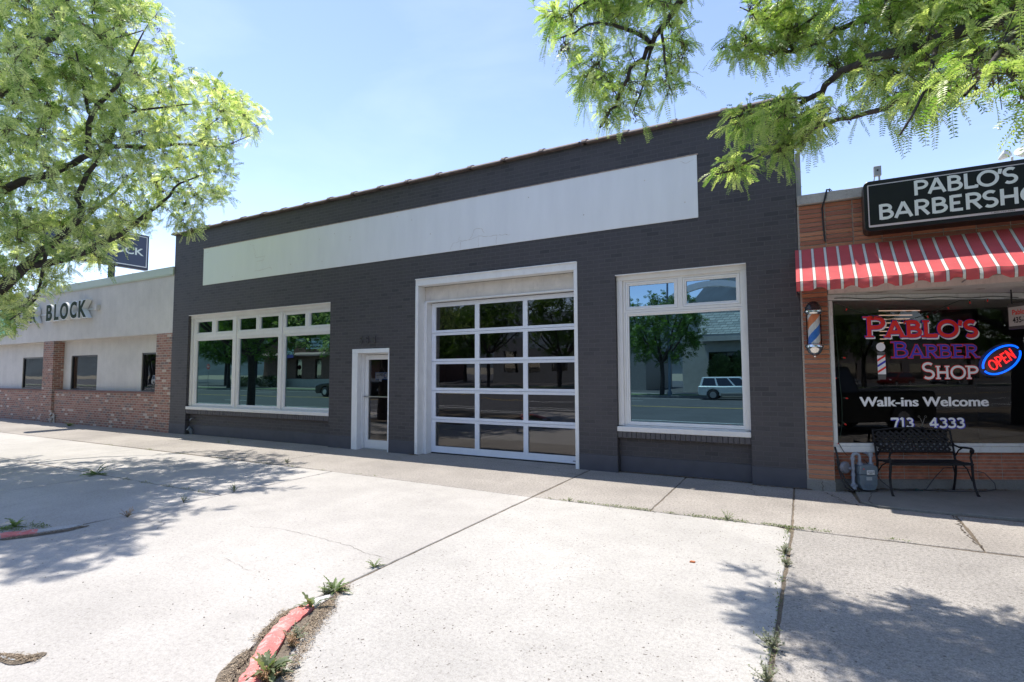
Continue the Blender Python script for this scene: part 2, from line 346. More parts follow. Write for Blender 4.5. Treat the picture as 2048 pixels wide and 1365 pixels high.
# hills across the valley
def hills():
    mb=MB(); rr=random.Random(3); N=90; rows=[]
    prof=[]
    for r_,(yy,hh) in enumerate(((-700,0),(-850,70),(-1050,170),(-1300,290),(-1600,330),(-1900,200))):
        row=[]
        for i in range(N):
            x=-2600+i*5200/(N-1); t=i/N*6.28
            h=hh*(.72+.28*math.sin(t*1.7+1)+.16*math.sin(t*5.3+r_)+.09*math.sin(t*13+r_*2))+rr.uniform(-1,1)*hh*.05
            row.append((x,yy+rr.uniform(-20,20),h*1.25-6))
        rows.append(row)
    vs=[p for r_ in rows for p in r_]; fs=[(j*N+i,j*N+i+1,(j+1)*N+i+1,(j+1)*N+i) for j in range(5) for i in range(N-1)]
    mb.add(vs,fs); o=mb.build('hills',simple('hazy_hill_forest',(.045,.06,.07),.95,var=.4,sc=.01),smooth=True); return struct(o)  # bluish tone stands in for the haze of distance
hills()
# ------------------------------------------------------------ lettering
def text_bm(s,h=None,w=None,ext=.0,off=0.,bev=0,sp=1.0):
    cu_=bpy.data.curves.new('lettering','FONT'); cu_.body=s; cu_.size=1; cu_.extrude=0; cu_.offset=off; cu_.space_character=sp
    cu_.resolution_u=5; o=bpy.data.objects.new('lettering',cu_); COL.objects.link(o)
    dg=bpy.context.evaluated_depsgraph_get(); me=bpy.data.meshes.new_from_object(o.evaluated_get(dg))
    vs=[tuple(v.co) for v in me.vertices]; fs=[tuple(p.vertices) for p in me.polygons]
    bpy.data.objects.remove(o); bpy.data.curves.remove(cu_); bpy.data.meshes.remove(me)
    x0=min(v[0] for v in vs); x1=max(v[0] for v in vs); y0=min(v[1] for v in vs); y1=max(v[1] for v in vs)
    sy=(h/(y1-y0)) if h else 1; sx=(w/(x1-x0)) if w else sy
    if not h: sy=sx
    vs=[((v[0]-x0)*sx,(v[1]-y0)*sy) for v in vs]
    bm=bmesh.new(); bv=[bm.verts.new((v[0],v[1],0)) for v in vs]
    for f in fs:
        try: bm.faces.new([bv[i] for i in f])
        except ValueError: pass
    bmesh.ops.remove_doubles(bm,verts=bm.verts,dist=1e-5)
    if ext:
        r=bmesh.ops.extrude_face_region(bm,geom=bm.faces[:]); bmesh.ops.translate(bm,verts=[e for e in r['geom'] if isinstance(e,bmesh.types.BMVert)],vec=(0,0,ext))
    bmesh.ops.recalc_face_normals(bm,faces=bm.faces)
    bm.verts.ensure_lookup_table(); V=[tuple(v.co) for v in bm.verts]; F=[tuple(v.index for v in f.verts) for f in bm.faces]
    bm.free(); return V,F
def frame_mat(o,right,up=(0,0,1)):
    r=Vector(right).normalized(); u=Vector(up); n=r.cross(u) # n points away from the wall, to the reader
    return Matrix(((r.x,u.x,n.x,o[0]),(r.y,u.y,n.y,o[1]),(r.z,u.z,n.z,o[2]),(0,0,0,1)))
def put_text(mb,s,M_,**k):
    V,F=text_bm(s,**k); mb.T=M_; mb.add(V,F); mb.T=None
def arc(cx,cy,rx,ry,a0,a1,n=14):
    return [(cx+rx*math.cos(R(a0+(a1-a0)*i/n)),cy+ry*math.sin(R(a0+(a1-a0)*i/n))) for i in range(n+1)]
GL={ # strokes on a unit-high grid, advance width, serif spots
'P':([[(.16,0),(.16,1)],[(.16,.93)]+arc(.38,.70,.26,.23,90,-90)+[(.16,.47)]],.70,[(.16,0),(.1,1)]),
'A':([[(.08,0),(.42,1)],[(.42,1),(.76,0)],[(.2,.3),(.64,.3)]],.84,[(.08,0),(.76,0)]),
'B':([[(.16,0),(.16,1)],[(.16,.93)]+arc(.36,.735,.22,.195,90,-90)+[(.16,.54)],[(.16,.54)]+arc(.38,.305,.27,.235,90,-90)+[(.16,.07)]],.74,[(.1,0),(.1,1)]),
'L':([[(.16,0),(.16,1)],[(.16,.07),(.6,.07)],[(.57,0),(.60,.2)]],.64,[(.1,0),(.16,1)]),
'O':([arc(.46,.5,.38,.45,0,360,32)],.92,[]),
"'":([[(.1,1),(.05,.68)]],.2,[]),
'S':([arc(.31,.72,.22,.22,40,270,16)+arc(.31,.27,.23,.23,90,-140,16)],.62,[]),
'R':([[(.16,0),(.16,1)],[(.16,.93)]+arc(.38,.71,.24,.22,90,-90)+[(.16,.49)],[(.36,.49),(.66,0)]],.74,[(.16,0),(.1,1),(.69,0)]),
'E':([[(.16,0),(.16,1)],[(.16,.93),(.58,.93)],[(.16,.5),(.5,.5)],[(.16,.07),(.6,.07)]],.66,[(.1,0),(.1,1)]),
'H':([[(.16,0),(.16,1)],[(.68,0),(.68,1)],[(.16,.5),(.68,.5)]],.84,[(.16,0),(.68,0),(.16,1),(.68,1)]),
'N':([[(.12,0),(.12,1)],[(.12,1),(.62,0)],[(.62,0),(.62,1)]],.74,[]),
'7':([[(.05,.92),(.55,.92)],[(.55,.92),(.4,.55),(.28,0)],[(.06,1),(.06,.78)]],.6,[(.28,0)]),
'1':([[(.26,0),(.26,1)],[(.26,1),(.08,.84)]],.46,[(.26,0)]),
'3':([arc(.28,.73,.2,.2,150,-90,14)+arc(.28,.28,.24,.24,90,-150,14)],.58,[]),
'4':([[(.42,0),(.42,1)],[(.42,1),(.04,.3)],[(.04,.3),(.62,.3)]],.64,[(.42,0)]),
}
def stroke_text(mb,s,M_,H,Wd,th,serif=0,small=None,z0=0,grow=0,seam=.00012,gap=0):
    """lettering built of strokes: first letter full height, the rest at 'small' of it"""
    x=0; items=[]
    for i,ch in enumerate(s):
        if ch==' ': x+=.4; continue
        k=1 if (small is None or i==0) else small
        items.append((ch,x,k)); x+=(GL[ch][1]+gap)*k
    sx=Wd/(x); cnt=0
    for ch,x0,k in items:
        ST,adv,sf=GL[ch]
        strokes=[(st,th) for st in ST]
        base=0 if ch!="'" else (1-.0)*(1-k)*0
        if serif:
            for (a,b_) in sf:
                y=(.035 if b_==0 else .965); strokes.append(([(a-serif,y),(a+serif,y)],.075/k if k<1 else .07))
        for st,t in strokes:
            P_=[Vector(((x0+p[0]*k)*sx,p[1]*k*H)) for p in st]
            n=len(P_); L=[];Rr=[]; hw=t*H*(.5*(k**.35))+grow
            closed=(P_[0]-P_[-1]).length<1e-4
            for i in range(n):
                a=P_[(i-1)] if i>0 else (P_[n-2] if closed else P_[0]); b=P_[i+1] if i<n-1 else (P_[1] if closed else P_[-1])
                d=(b-a).normalized(); q=Vector((-d.y,d.x))
                p=P_[i]
                if not closed and grow: p=p+(d*grow if i==n-1 else (-d*grow if i==0 else Vector((0,0))))
                L.append(p+q*hw); Rr.append(p-q*hw)
            z=z0+cnt*seam; cnt+=1; vs=[]
            for a,b in zip(L,Rr): vs+=[(a.x,a.y,z),(b.x,b.y,z)]
            mb.T=M_; mb.add(vs,[(2*i,2*i+1,2*i+3,2*i+2) for i in range(n-1)]); mb.T=None
# ------------------------------------------------------------ MAIN BUILDING
B=thing('shop_building','single storey charcoal painted brick shop with blank pale sign band and glass garage door','building',(0,0,0))
mb=MB()
xs=[-16.05,-15.27,-9.61,-8.89,-7.80,-7.09,-3.44,-2.75,-.67,.04]; zs=[-.15,.585,.70,2.24,3.37,3.68,5.78]
def fr(i,k,x,z):
    if -15.27<x<-9.61 or -2.75<x<-.67:
        if z<.585: return 8.92
        if z<.70: return 8.815
        if z<3.37: return None
    if -8.89<x<-7.80 and z<2.24: return None
    if -7.09<x<-3.44 and z<3.68: return None
    return 8.80
cellwall(mb,xs,zs,fr,9.3); mb.build('wall',paintb,B)
mb=MB()
for a,b,y in ((-16.055,-15.265,8.8),(-9.615,-8.895,8.8),(-7.795,-7.095,8.8),(-3.435,-2.745,8.8),(-.675,.045,8.8),(-15.255,-9.625,8.92),(-2.735,-.685,8.92)):
    mb=MB(); mb.box(a,b,y-.012,y+.05,-.14,.27); mb.build('plinth',render_,B,bev=.004)
# soldier course under the windows: upright bricks
for a,b in ((-15.26,-9.62),(-2.74,-.68)):
    mb=MB(); n=int((b-a)/.0765); w=(b-a)/n
    for i in range(n): d=random.uniform(-.004,.004); mb.box(a+i*w+.004,a+(i+1)*w-.004,8.803+d,8.83,.590,.697)
    mb.build('soldier_course',simple('painted_soldier',(.076,.070,.073),.6,var=.15,sc=20,bmp=.4),B,bev=.003)
mb=MB(); mb.box(-16.04,.03,9.3,22,5.25,5.4); mb.box(-16.04,.03,22,22.2,-.1,5.6); mb.box(-16.045,-15.85,9.3,22,-.1,5.6); mb.box(-.15,.035,9.3,22,-.1,5.24)
mb.build('body',simple('roof_and_walls',(.10,.09,.085),.9,var=.1),B)
mb=MB(); mb.box(.045,.115,8.97,21,3.6,5.0); mb.build('side_wall',simple('side_wall_tan',(.52,.48,.42),.9,var=.12,sc=3,bmp=.4),B)
mb=MB(); mb.box(-15.84,-.16,9.25,21.9,-.02,.0); mb.build('floor',simple('shop_floor',(.12,.11,.10),.5),B)
# sign band with cracks and old screw holes
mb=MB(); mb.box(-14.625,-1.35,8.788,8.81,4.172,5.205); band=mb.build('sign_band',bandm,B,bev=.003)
crk=simple('mortar_crack',(.56,.52,.46),.9,var=.3,sc=30); mb=MB()
def ribbon(mb,pts,w,y,jt=.004):
    P_=[]
    for a,b in zip(pts,pts[1:]):
        n=max(2,int(math.dist(a,b)/.035))
        for i in range(n): t=i/n; P_.append((a[0]+(b[0]-a[0])*t+random.gauss(0,jt),a[1]+(b[1]-a[1])*t+random.gauss(0,jt)))
    P_.append(pts[-1])
    for i,(a,b) in enumerate(zip(P_,P_[1:])):
        d=Vector((b[0]-a[0],b[1]-a[1])); d=d.normalized() if d.length else Vector((1,0)); q=Vector((-d.y,d.x))*w*random.uniform(.5,1.2)
        mb.quad((a[0]-q.x,y,a[1]-q.y),(b[0]-q.x,y,b[1]-q.y),(b[0]+q.x,y,b[1]+q.y),(a[0]+q.x,y,a[1]+q.y))
yb=8.785
for pts in ([(-6.20,4.20),(-6.12,4.33),(-5.95,4.36),(-5.72,4.35),(-5.52,4.40),(-5.3,4.36),(-5.1,4.37),(-4.8,4.34)],[(-5.95,4.35),(-5.95,4.20)],[(-5.52,4.38),(-5.52,4.19)],[(-5.1,4.36),(-5.1,4.20)],[(-5.72,4.35),(-5.6,4.55),(-5.45,4.56),(-5.38,4.45)],[(-6.0,4.36),(-5.95,4.45)],
   [(-12.45,5.02),(-12.38,4.85),(-12.36,4.7),(-12.0,4.72),(-12.1,4.55)],[(-12.3,4.60),(-12.0,4.62)],[(-12.4,4.36),(-12.1,4.37),(-11.75,4.40),(-11.7,4.32)],[(-12.6,5.1),(-12.42,5.04)],[(-14.6,5.08),(-14.4,5.1),(-14.35,5.19)],[(-1.62,5.14),(-1.5,5.1),(-1.4,5.13)]):
    ribbon(mb,pts,.0032,yb,.007)
for x,z in ((-9.0,4.83),(-9.0,4.76),(-9.5,4.97),(-7.6,5.1),(-7.2,4.97),(-9.9,4.35),(-4.4,5.0),(-3.3,4.5),(-2.2,4.93),(-11.0,4.4),(-10.0,4.9),(-13.3,4.3),(-6.7,4.6),(-1.55,4.45)):
    mb.add([(x+.012*math.cos(a),yb,z+.012*math.sin(a)) for a in [i*1.05 for i in range(6)]],[tuple(range(6))])
mb.build('band_crack',crk,band,fix=False)
mb=MB(); mb.box(-14.65,-1.33,8.782,8.80,5.205,5.22); mb.build('band_edge',simple('rough_band_edge',(.42,.33,.27),.9,var=.3,sc=9,bmp=.6),band)
# clay tile coping, one tile to each 0.8 m
prof=[(8.715,5.775),(8.715,5.80),(8.745,5.835),(8.82,5.865),(8.93,5.875),(9.05,5.865),(9.13,5.80),(9.13,5.775)]
mb=MB(); mb.prism(prof,'x',0,.775); tile=mb.build('coping_tile',tilem,None,bev=.006)
p2=[(8.93+(a-8.93)*1.06,5.775+(b-5.775)*1.3) for a,b in prof]
mb=MB(); mb.prism(p2,'x',-.03,.07); col_=mb.build('tile_collar',tilem,tile,bev=.008)
for i in range(21):
    t=tile if i==0 else copy_tree(tile); t.parent=B; t.location=(-16.10+.7995*i+random.uniform(-.005,.005),0,random.uniform(-.006,.006)); t.rotation_euler=(0,R(random.uniform(-.3,.3)),0)
    if i==20: t.scale=(.3,1,1)
# house number
for i,ch in enumerate('553'):
    mb=MB(); put_text(mb,ch,frame_mat((-8.685+i*.196,8.782,2.352),(1,0,0)),h=.165,w=.115,ext=.014,off=.012); 
    mb2=MB(); mb2.v=[(v[0],v[1]+.0,v[2]) for v in mb.v]; mb2.f=mb.f; mb2.m=mb.m
    mb2.build('house_number_digit',simple('number_paint',(.058,.054,.057),.45),B)
# windows --------------------------------------------------------
g_teal=glassmat('film_glass_left',(.34,.58,.58),.37,wav=.06,wsc=.8)
g_blue=glassmat('film_glass_right',(.34,.56,.66),.46,wav=.05,wsc=.8)
g_smal=glassmat('film_glass_small',(.30,.48,.46),.40,wav=.05,wsc=.8)
g_smalr=glassmat('film_glass_small_right',(.34,.52,.66),.50,wav=.05,wsc=.8)
g_gar=glassmat('garage_glass',(.62,.62,.64),.12,wav=.05,wsc=1.4,transp=.35,bst=.03)
g_door=glassmat('door_glass',(.6,.6,.62),.14,wav=.1,wsc=1,transp=.75)
def window(name,x0,x1,z0,z1,rects,small,gm,gs,mulls,trans):
    mb=MB(); e=.058; xs=sorted({x0,x1}|{round(v,4) for r_ in rects+small for v in (r_[0]-e,r_[1]+e)}); zs=sorted({z0,z1}|{round(v,4) for r_ in rects+small for v in (r_[2]-e,r_[3]+e)})
    def f(i,k,x,z):
        for r_ in rects+small:
            if r_[0]-e<x<r_[1]+e and r_[2]-e<z<r_[3]+e: return None
        return 8.905
    cellwall(mb,xs,zs,f,9.0)
    # casing: head and sides, proud of the mullions
    mb.box(x0+.005,x1-.003,8.868,8.904,z1-.10,z1-.004); mb.box(x0+.005,x0+.105,8.876,8.904,z0+.1,z1-.101); mb.box(x1-.085,x1-.004,8.876,8.904,z0+.1,z1-.101)
    mb.box(x0+.003,x1-.003,8.800,8.867,z1-.022,z1-.004) # drip cap
    for (mx,a,b,w) in mulls: mb.box(mx-w,mx+w,8.885,8.904,a,b)
    w_=mb.build(name,white,B,bev=.003)
    mb=MB(); mb.box(x0+.003,x1-.003,8.79,8.90,z0+.003,z0+.085); mb.build('sill',white,w_,bev=.006)
    for L_,gmat in ((rects,gm),(small,gs)):
        for (a,b,c,d) in L_:
            mb=MB(); s=.054; t=.018
            for q,(o_,y0) in enumerate(((s,8.905),(s*.55,8.922))):
                i_=0 if q else s*.5
                A,Bx,C,D=a-o_,b+o_,c-o_,d+o_; 
                a2,b2,c2,d2=a-i_,b+i_,c-i_,d+i_
                y1=8.965+q*.004
                mb.box(A,Bx,y0,y1,C,c2); mb.box(A,Bx,y0,y1,d2,D); mb.box(A,a2,y0,y1,c2,d2); mb.box(b2,Bx,y0,y1,c2,d2)
                if q==0: pass
            mb.build('sash',vinylw,w_,bev=.002)
            mb=MB(); mb.quad((a-.003,8.95,c-.003),(b+.003,8.95,c-.003),(b+.003,8.95,d+.003),(a-.003,8.95,d+.003))
            p=mb.build('pane',gmat,w_,fix=False)
    return w_
window('window',-15.27,-9.61,.70,3.37,[(-15.01,-13.42,.872,2.63),(-13.12,-11.577,.872,2.63),(-11.30,-9.73,.872,2.63)],
  [(-15.01,-14.35,2.86,3.165),(-14.12,-13.43,2.86,3.165),(-13.13,-12.455,2.86,3.165),(-12.27,-11.58,2.86,3.165),(-11.30,-10.60,2.86,3.165),(-10.42,-9.73,2.86,3.165)],
  g_teal,g_smal,[(-13.27,.79,3.268,.045),(-11.44,.79,3.268,.045)],None)
window('window',-2.75,-.67,.69,3.37,[(-2.55,-.785,.855,2.65)],[(-2.54,-1.782,2.81,3.175),(-1.585,-.832,2.81,3.175)],g_blue,g_smalr,[],None)
# garage door ----------------------------------------------------
mb=MB(); mb.box(-7.088,-3.442,8.79,9.0,3.53,3.676); mb.box(-7.085,-3.445,8.765,8.79,3.655,3.676)
mb.box(-7.088,-7.015,8.785,9.28,-.05,3.529); mb.box(-7.014,-6.935,8.98,9.28,-.05,3.20); mb.box(-3.51,-3.442,8.795,9.28,-.05,3.529)
mb.box(-7.0,-3.52,9.0,9.12,3.195,3.225)
mb.build('garage_door_casing',doorjamb,B,bev=.004)
mb=MB(); mb.box(-7.012,-3.512,9.03,9.1,3.226,3.529); mb.build('header_panel',plaster,B)
cols=[(-6.82,-5.83),(-5.725,-4.72),(-4.62,-3.61)]; rows=[(.155,.66),(.77,1.27),(1.38,1.88),(1.99,2.49),(2.60,3.10)]; zb=[.02,.715,1.325,1.935,2.545,3.19]
mb=MB()
for k,(c,d) in enumerate(rows):
    xs=[-6.93,*[v for q in cols for v in q],-3.515]; zs=[zb[k]+.0025,c,d,zb[k+1]-.0025]
    cellwall(mb,xs,zs,lambda i,j,x,z:(None if (j==1 and i in (1,3,5)) else 9.15),9.20)
    # thin raised rails along each section edge
    mb.box(-6.925,-3.52,9.144,9.149,zb[k]+.006,zb[k]+.03); 
    if k<4: mb.box(-6.925,-3.52,9.144,9.149,zb[k+1]-.03,zb[k+1]-.006)
GD=mb.build('garage_door',alum,B,bev=.0015)
for (c,d) in rows:
    for (a,b) in cols:
        mb=MB(); ty=random.uniform(-.004,.004); tx=random.uniform(-.004,.004)
        mb.quad((a-.01,9.172-ty+tx,c-.01),(b+.01,9.172+ty+tx,c-.01),(b+.01,9.172+ty-tx,d+.01),(a-.01,9.172-ty-tx,d+.01)); mb.build('pane',g_gar,GD,fix=False)
mb=MB(); mb.box(-6.92,-3.52,9.14,9.19,-.01,.018); mb.build('bottom_seal',rubber,GD)
mb=MB(); mb.box(-3.70,-3.62,9.143,9.149,.06,.078); mb.build('maker_plate',simple('plate_grey',(.3,.3,.33),.4),GD)
# entry door -----------------------------------------------------
mb=MB(); mb.box(-8.888,-8.72,8.79,8.92,-.05,2.14); mb.box(-8.888,-7.803,8.79,8.92,2.141,2.238); mb.box(-7.835,-7.803,8.795,8.92,-.05,2.14)
mb.box(-8.76,-8.70,8.921,9.08,-.05,2.139); mb.box(-8.70,-8.682,8.95,9.08,-.05,2.12); mb.box(-8.76,-7.803,8.921,9.08,2.115,2.139)
mb.build('door_frame',doorjamb,B,bev=.004)
mb=MB(); cellwall(mb,[-8.675,-8.575,-7.96,-7.84],[.02,.205,2.0,2.105],lambda i,j,x,z:(None if (i==1 and j==1) else 8.99),9.04)
D_=mb.build('door',vinylw,B,bev=.003)
mb=MB(); mb.quad((-8.577,9.012,.203),(-7.958,9.012,.203),(-7.958,9.012,2.002),(-8.577,9.012,2.002)); mb.build('pane',g_door,D_,fix=False)
mb=MB(); mb.tube([(-8.66,8.94,1.17),(-7.9,8.94,1.17)],.013,8); mb.box(-8.665,-8.64,8.94,8.99,1.155,1.185); mb.box(-7.93,-7.9,8.94,8.99,1.155,1.185)
mb.build('push_bar',simple('dull_steel',(.35,.35,.36),.35,metal=.9),D_)
mb=MB(); mb.box(-8.76,-7.84,8.93,9.1,-.02,.018); mb.build('threshold',simple('dull_steel2',(.4,.4,.4),.5,metal=.6),B)
# CLOSED sign hanging inside the door
S=thing('closed_sign','white CLOSED sign with blue edge and a slip of paper hanging inside the entry door','sign',(-8.24,9.05,1.55))
mb=MB(); mb.box(-.185,.185,0,.004,0,.165); mb.build('border',simple('sign_blue',(.02,.13,.42),.4),S)
mb=MB(); mb.box(-.175,.175,-.003,-.001,.022,.155); mb.build('board',simple('sign_white',(.75,.77,.75),.4),S)
mb=MB(); put_text(mb,'CLOSED',frame_mat((-.165,-.005,.075),(1,0,0)),h=.065,w=.215,off=.02); put_text(mb,'Please call again',frame_mat((-.15,-.005,.035),(1,0,0)),h=.022,w=.17); mb.build('lettering',rubber,S,fix=False)
mb=MB(); ring=arc(.115,.09,.042,.05,40,330,20); 
for a,b in zip(ring,ring[1:]): mb.tube([(a[0],-.006,a[1]),(b[0],-.006,b[1])],.009,4)
mb.build('emblem',MATS['sign_blue'],S)
mb=MB(); mb.box(.09,.125,-.012,-.010,.075,.09); mb.build('emblem_mark',simple('sign_red',(.55,.05,.04),.5),S)
mb=MB(); mb.T=Matrix.Translation((0,-.016,.03))@Matrix.Rotation(R(14),4,'Y'); mb.box(-.05,.03,0,.001,-.075,.05); mb.build('paper_slip',simple('paper',(.8,.8,.82),.8),S)
mb=MB(); mb.tube([(-.1,0,.16),(0,0,.30),(.1,0,.16)],.003,4,cap=False); mb.tube([(0,0,.30),(0,0,.44)],.0025,4); mb.build('cord',simple('string',(.5,.45,.35),.9),S)
# ------------------------------------------------------------ LEFT BUILDING
LB=thing('office_building','low cream stucco office with red brown brick base and pale green roof edge','building')
mb=MB(); mb.box(-42,-16.06,8.81,9.4,2.90,4.63); mb.build('fascia',stucco,LB)
mb=MB(); mb.box(-42.02,-16.07,8.765,9.5,4.631,4.86); mb.box(-42,-16.08,8.775,8.80,4.60,4.63)
for i in range(9): mb.box(-18.4-i*2.6,-18.37-i*2.6,8.80,8.84,4.861,4.89)
mb.build('roof_edge',greentrim,LB,bev=.005)
mb=MB(); mb.box(-42,-16.06,9.5,20,4.3,4.5); mb.box(-42,-16.06,19.8,20,0,4.3); mb.box(-42,-41.8,9.41,19.8,0,4.3); mb.build('roof',simple('flat_roof',(.3,.29,.27),.9),LB)
# stucco wall with windows in it
WINS=[(-18.27,-16.87),(-22.9,-21.05),(-26.85,-24.3),(-31.2,-29.2)]
xs=[-42]; 
for a,b in sorted(WINS): xs+=[a,b]
xs.append(-16.06)
mb=MB(); cellwall(mb,xs,[1.10,1.165,2.37,2.899],lambda i,j,x,z:(None if (j==1 and any(a<x<b for a,b in WINS)) else 9.12),9.3); mb.build('wall',stucco,LB)
mb=MB()
mb.box(-42,-24.25,8.87,9.3,-.1,1.10); mb.box(-23.45,-16.87,8.87,9.3,-.1,1.10); mb.box(-24.25,-23.45,9.10,9.3,-.1,1.10); mb.build('brick_base',rbrick,LB)
mb=MB(); mb.box(-42,-24.25,8.855,9.119,1.101,1.16); mb.box(-23.449,-16.87,8.855,9.119,1.101,1.16); mb.build('brick_sill',sill_br,LB,bev=.006)
for a,b in ((-16.868,-16.056),(-24.25,-23.45),(-31.9,-31.2),(-39,-38.2)):
    mb=MB(); mb.box(a,b,8.80,9.12,-.1,2.898); mb.build('brick_pier',rbrick,LB,bev=.003)
gw=glassmat('office_glass',(.6,.62,.62),.17,wav=.1,wsc=1,transp=.5)
for i,(a,b) in enumerate(WINS):
    mb=MB(); z0,z1=1.166,2.369
    for bx in ((a+.002,a+.05,z0,z1),(b-.05,b-.002,z0,z1)): mb.box(bx[0],bx[1],9.14,9.2,bx[2],bx[3])
    mb.box(a+.05,b-.05,9.14,9.2,z0,z0+.045); mb.box(a+.05,b-.05,9.14,9.2,z1-.05,z1-.001)
    w_=mb.build('window',dkframe,LB)
    mb=MB(); mb.quad((a+.04,9.17,z0+.03),(b-.04,9.17,z0+.03),(b-.04,9.17,z1-.03),(a+.04,9.17,z1-.03)); mb.build('pane',gw,w_,fix=False)
    if i in (1,2):
        mb=MB(); n=26
        for k in range(n): z=z0+.06+k*(z1-z0-.1)/n; mb.add([(a+.06,9.235,z),(b-.06,9.235,z),(b-.06,9.255,z+.036),(a+.06,9.255,z+.036)],[(0,1,2,3)])
        mb.build('blind',simple('grey_blind',(.30,.29,.27),.7),w_,fix=False)
    mb=MB(); mb.box(a,b,9.4,9.42,z0-.1,z1+.1); mb.build('backing',dark,w_)
mb=MB(); mb.box(-26.0,-25.6,9.262,9.266,1.78,1.93); mb.build('window_notice',simple('notice_red_brown',(.22,.07,.04),.8),LB)
# standpipe valve in the corner of the pier
V_=thing('hose_valve','small weathered white hose valve at the foot of the brick pillar','valve',(-23.3,8.80,0))
mb=MB(); mb.tube([(0,.05,-.05),(0,.03,.3)],.03,8); mb.tube([(0,.03,.3),(0,-.04,.34),(0,-.07,.27)],.03,8); mb.lathe([(.05,.18),(.05,.22)],(0,.03,0),10); mb.build('pipe',simple('old_white_pipe',(.6,.58,.54),.5,dirt=.4),V_)
mb=MB(); mb.lathe([(.035,-.01),(.035,.01)],(0,-.02,.13),8,'y'); mb.build('handle',simple('cast_grey',(.25,.25,.26),.5,metal=.5),V_)
V2=thing('drain_fitting','blue grey pipe fitting low in the corner beside the left shop window','pipe fitting',(-15.16,8.86,0))
mb=MB(); mb.tube([(.05,.04,-.02),(.05,.02,.12),(.03,-.02,.2),(0,-.05,.12)],[.045,.05,.045,.035],8); mb.lathe([(.06,.09),(.06,.13)],(.05,.02,0),8); mb.build('pipe',simple('pipe_bluegrey',(.12,.15,.18),.5,dirt=.3),V2)
mb=MB(); mb.tube([(.12,.06,.46),(.12,-.02,.46),(.10,-.05,.40)],.016,6); mb.build('spout',simple('cast_grey',(.25,.25,.26),.5),V2)
# channel letters
CH=thing('channel_letter_sign','dark green H&R BLOCK channel letters with white sides on the cream fascia','sign',(-26.35,8.8,3.585))
lg=simple('letter_green',(.013,.032,.009),.7,spec=.2); lw=simple('letter_white_side',(.72,.74,.73),.4,var=.05,dirt=.15)
adv=[('H',0,.60),('&',.68,.62),('R',1.38,.55),('B',2.66,.52),('L',3.27,.40),('O',3.70,.66),('C',4.42,.54),('K',5.02,.60)]
for ch,x,w in adv:
    mb=MB(); put_text(mb,ch,frame_mat((x,-.19,0),(1,0,0)),h=.62,w=w*.96,ext=-.0,off=.055)
    # solid white body to the wall
    V,F=text_bm(ch,h=.62,w=w*.96,ext=.17,off=.055); b2=MB(); b2.T=frame_mat((x,-.012,0),(1,0,0)); b2.add(V,F); b2.T=None
    L_=b2.build('letter',lw,CH)
    V,F=text_bm(ch,h=.575,w=w*.96-.045,ext=.004,off=.035); b2=MB(); b2.T=frame_mat((x+.0225,-.1825,.0225),(1,0,0)); b2.add(V,F); b2.T=None
    b2.build('letter_face',lg,L_)
mb=MB(); mb.box(0,5.6,-.012,.01,.28,.33); mb.build('mounting_rail',lw,CH)
o=MB().box(-20.5,-20.3,8.70,8.81,3.82,4.00).build('junction_box',simple('box_cream',(.55,.53,.49),.6,dirt=.3),None,bev=.01); tag(o,'small cream junction box on the fascia right of the green letters','junction box')
SQ=thing('green_square_sign','bright green square sign with lime edge on the fascia behind the leaves','sign',(-28.6,8.8,3.27))
mb=MB(); mb.box(-.4,1.62,-.10,.01,0,1.0); mb.build('panel',simple('sign_green',(.03,.42,.13),.35),SQ,bev=.005)
mb=MB(); mb.box(1.621,1.9,-.10,.01,0,1.0); mb.build('side_strip',simple('sign_lime',(.22,.42,.03),.35),SQ,bev=.005)
# pole sign behind the low roof
PS=thing('pole_sign','dark blue H&R BLOCK cabinet sign on a steel pole behind the low roof','sign',(-22,9.9,0))
mb=MB(); mb.box(-.25,0,-2.2,1.19,5.70,7.05); mb.build('cabinet',simple('cabinet_navy',(.018,.026,.045),.35),PS,bev=.02)
mb=MB(); mb.box(.001,.02,-2.12,1.11,5.79,5.82); mb.box(.001,.02,1.085,1.11,5.82,6.95); mb.box(.001,.02,-2.12,1.11,6.951,6.975); mb.box(.001,.02,-2.12,-2.095,5.82,6.95); mb.build('face_trim',lw,PS)
mb=MB(); mb.box(.001,.006,-2.09,1.08,5.82,6.95); mb.build('face',simple('face_navy',(.03,.045,.085),.3),PS)
mb=MB(); put_text(mb,'H&R BLOCK',frame_mat((.009,-1.55,6.22),(0,1,0)),h=.28,w=2.55,off=.02); mb.build('lettering',simple('letter_pale',(.68,.74,.66),.4),PS,fix=False)
mb=MB(); mb.tube([(-.12,0,0),(-.12,0,5.7)],.11,12); mb.build('pole',simple('cabinet_black',(.02,.02,.022),.5),PS)
